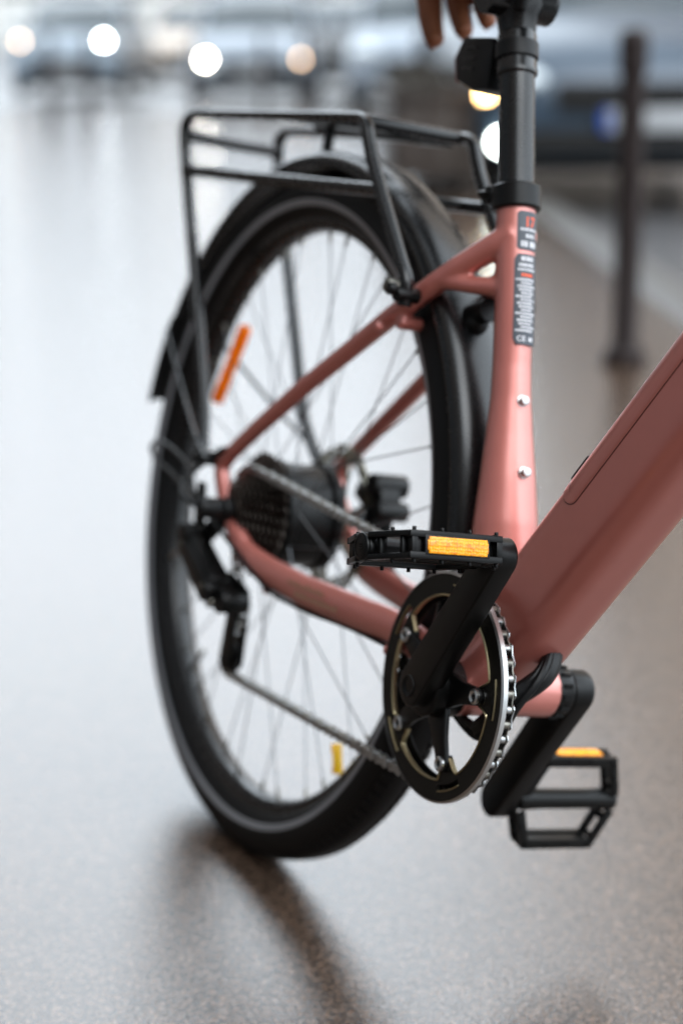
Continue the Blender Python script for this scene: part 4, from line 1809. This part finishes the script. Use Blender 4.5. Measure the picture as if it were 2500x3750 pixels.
VIEW = math.atan2(-LK.y, -LK.x)                # heading of a car that drives towards the camera
WHITEC = carpaint("white car paint", (.17, .20, .235), 0)
SILVER = carpaint("silver blue car paint", (.035, .055, .08), .1)
make_car(at(25 + 2, -1.13), VIEW + .02, WHITEC, "white car facing the camera with both warm headlights lit, far down the wet street", WARML, WHITEL, lampz=.56)
make_car(at(28.6 + 2, -3.98), VIEW - .03, carpaint("pale silver car paint", (.14, .175, .21), .1), "pale silver car with one cold and one warm headlight lit, beside the white car", BLUEL, WARML, lampz=.80)
make_car(at(40, -3.0), VIEW, carpaint("beige car paint", (.5, .42, .35), .1), "beige car queuing behind the two cars with lit headlights", None, None, .05)
make_car(at(24, -5.35), VIEW + .1, carpaint("dark red car paint", (.16, .02, .02), .2), "dark red car cut off by the left edge of the picture", None, None)
make_car(at(21.5 + 2, 1.05), VIEW - .05, WHITEC, "white car without lights behind the timber planter", None, None, .05)
make_car(at(10.2 + 2.1, 1.55), VIEW + .04, SILVER, "large dark blue car with lit amber lamp behind the nearest bollard", None, None, .06, .06, True, FOGL, AMBL, lampz=.62)
make_car(at(12.6 + 2.1, 4.2), VIEW + .04, carpaint("navy car paint", (.02, .03, .06), .3), "navy blue car parked right of the large dark blue car", None, None)
make_car(at(33, .15), VIEW, carpaint("black car paint", (.008, .009, .011), .1), "black car far behind, between the two white cars", None, None)

# ------------------------------------------------------------------ buildings along the street (mostly seen mirrored in the wet ground; two unseen ones added for shade)
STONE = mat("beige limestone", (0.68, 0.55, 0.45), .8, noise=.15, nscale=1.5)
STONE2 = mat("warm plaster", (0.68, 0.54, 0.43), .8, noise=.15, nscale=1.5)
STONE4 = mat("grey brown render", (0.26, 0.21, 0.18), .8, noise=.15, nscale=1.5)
ZINC = mat("zinc roof", (0.16, 0.18, 0.20), .45, .4)
WGL = mat("window glass", (0.03, 0.035, 0.04), .06, 0, .8)
SHOP = mat("dark shop front", (0.045, 0.035, 0.03), .4)
WFR = mat("white window frame", (0.6, 0.6, 0.58), .5)
IRON = mat("black iron", (0.015, 0.015, 0.016), .5)


def building(origin, along, length, depth, storeys, stone, label, shutter=None):
    """street facade runs from origin along a direction; the block lies on the far side of it (to the left of 'along' seen from above)"""
    al = along.normalized()
    root = empty("apartment_building", origin, (0, 0, math.atan2(al.y, al.x)))
    tag(root, label, "building", "apartment blocks along the street")
    H = 4.2 + 3.1 * storeys
    n = max(2, int(length / 3.3))
    step = length / n
    b = MB()
    b.box((length / 2, depth / 2 + .25, H / 2 + .0), (length / 2, depth / 2 - .02, H / 2))
    # facade skin between the openings
    z = 4.2
    for f_ in range(storeys):
        zs = 4.2 + 3.1 * f_
        b.box((length / 2, .11, zs + .30), (length / 2, .11, .30))
        b.box((length / 2, .11, zs + 2.85), (length / 2, .11, .25))
        for i in range(n + 1):
            w = step * .5 - .55
            x0, x1 = max(0, i * step - w), min(length, i * step + w)
            b.box(((x0 + x1) / 2, .11, zs + 1.6), ((x1 - x0) / 2, .108, 1.0))
        b.box((length / 2, -.06, zs + .03), (length / 2, .06, .07))
    for i in range(n + 1):
        x = min(max(i * step, .2), length - .2)
        b.box((x, .11, 2.1), (.2, .11, 2.1))
    b.box((length / 2, .105, 3.9), (length / 2, .105, .3))
    b.box((length / 2, -.15, H + .12), (length / 2 + .1, .30, .14))
    mesh_obj("wall", b, stone, root)
    r_ = MB()
    r_.add([(0, .2, H + .26), (length, .2, H + .26), (length, depth, H + .26), (0, depth, H + .26), (0.0, 1.4, H + 2.8), (length, 1.4, H + 2.8), (length, depth - 1.4, H + 2.8), (0, depth - 1.4, H + 2.8)],
           [(0, 1, 5, 4), (1, 2, 6, 5), (2, 3, 7, 6), (3, 0, 4, 7), (4, 5, 6, 7), (3, 2, 1, 0)])
    ro_ = mesh_obj("roof", r_, ZINC, root)
    for x in (length * .2, length * .7):
        c = MB()
        c.box((x, depth * .5, H + 3.2), (.9, .35, .9))
        for i in range(4):
            c.cyl((x - .6 + .4 * i, depth * .5, H + 4.1), (x - .6 + .4 * i, depth * .5, H + 4.5), .13, n=10)
        mesh_obj("chimney", c, stone, ro_)
    for f_ in range(storeys):
        zs = 4.2 + 3.1 * f_
        for i in range(n):
            x = (i + .5) * step
            w = MB()
            w.box((x, .20, zs + 1.6), (.55, .02, 1.0))
            wo = mesh_obj("window", w, WGL, root)
            g = MB()
            for dx in (-.52, 0, .52):
                g.box((x + dx, .165, zs + 1.6), (.03, .02, 1.0))
            g.box((x, .163, zs + 2.2), (.52, .018, .03))
            mesh_obj("window_frame", g, WFR, wo)
            g = MB()
            g.box((x, -.14, zs + .98), (.62, .015, .02))
            for q in range(9):
                g.box((x - .6 + .15 * q, -.14, zs + .54), (.010, .010, .44))
            mesh_obj("balcony_rail", g, IRON, wo)
    for i in range(n):
        g = MB()
        x = (i + .5) * step
        g.box((x, .205, 1.9), (step / 2 - .2, .02, 1.7))
        so = mesh_obj("shop_front", g, shutter or WGL, root)
        q = MB()
        q.box((x, .15, .25), (step / 2 - .2, .045, .25))
        q.box((x, .15, 3.45), (step / 2 - .2, .06, .18))
        for dx in (-1, 0, 1):
            q.box((x + dx * (step / 2 - .24), .158, 1.88), (.04, .03, 1.39))
        mesh_obj("shop_frame", q, SHOP, so)
    return root


bo = K0 + ACR * 7.0
bo.z = -.1
building(bo + ROW * 40, -ROW, 27, 11, 7, STONE2, "beige apartment block on the right side of the street above the parked cars", STONE2)
building(bo + ROW * 76.4, -ROW, 36, 11, 6, STONE, "beige limestone apartment block further down the right side of the street", STONE)
building(at(160, 2, -.1), RT, 30, 12, 4, STONE, "beige apartment block closing the far end of the street on the right")
building(P0 - ROW * 26 - ACR * 4.0, ROW, 32, 11, 5, STONE4, "unseen grey brown apartment block added behind the pavement to shade the near side of the bicycle")  # out of view, put in to darken the camera side of the bicycle

STONE3 = mat("pale plastered wall", (0.55, 0.53, 0.50), .8, noise=.1, nscale=1.5)
building(at(110, -36, -.1), RT, 43, 12, 2, STONE3, "pale apartment block closing the far end of the street on the left", mat("haze paled shop front", (.5, .5, .48), .6))  # shop fronts given a pale colour in place of distant rain haze

building(P0 - ROW * 32 + ACR * 14, -ACR, 26, 11, 5, STONE4, "unseen grey brown apartment block added behind the camera to block the low sky")  # out of view, added to cut low sky light on the down tube
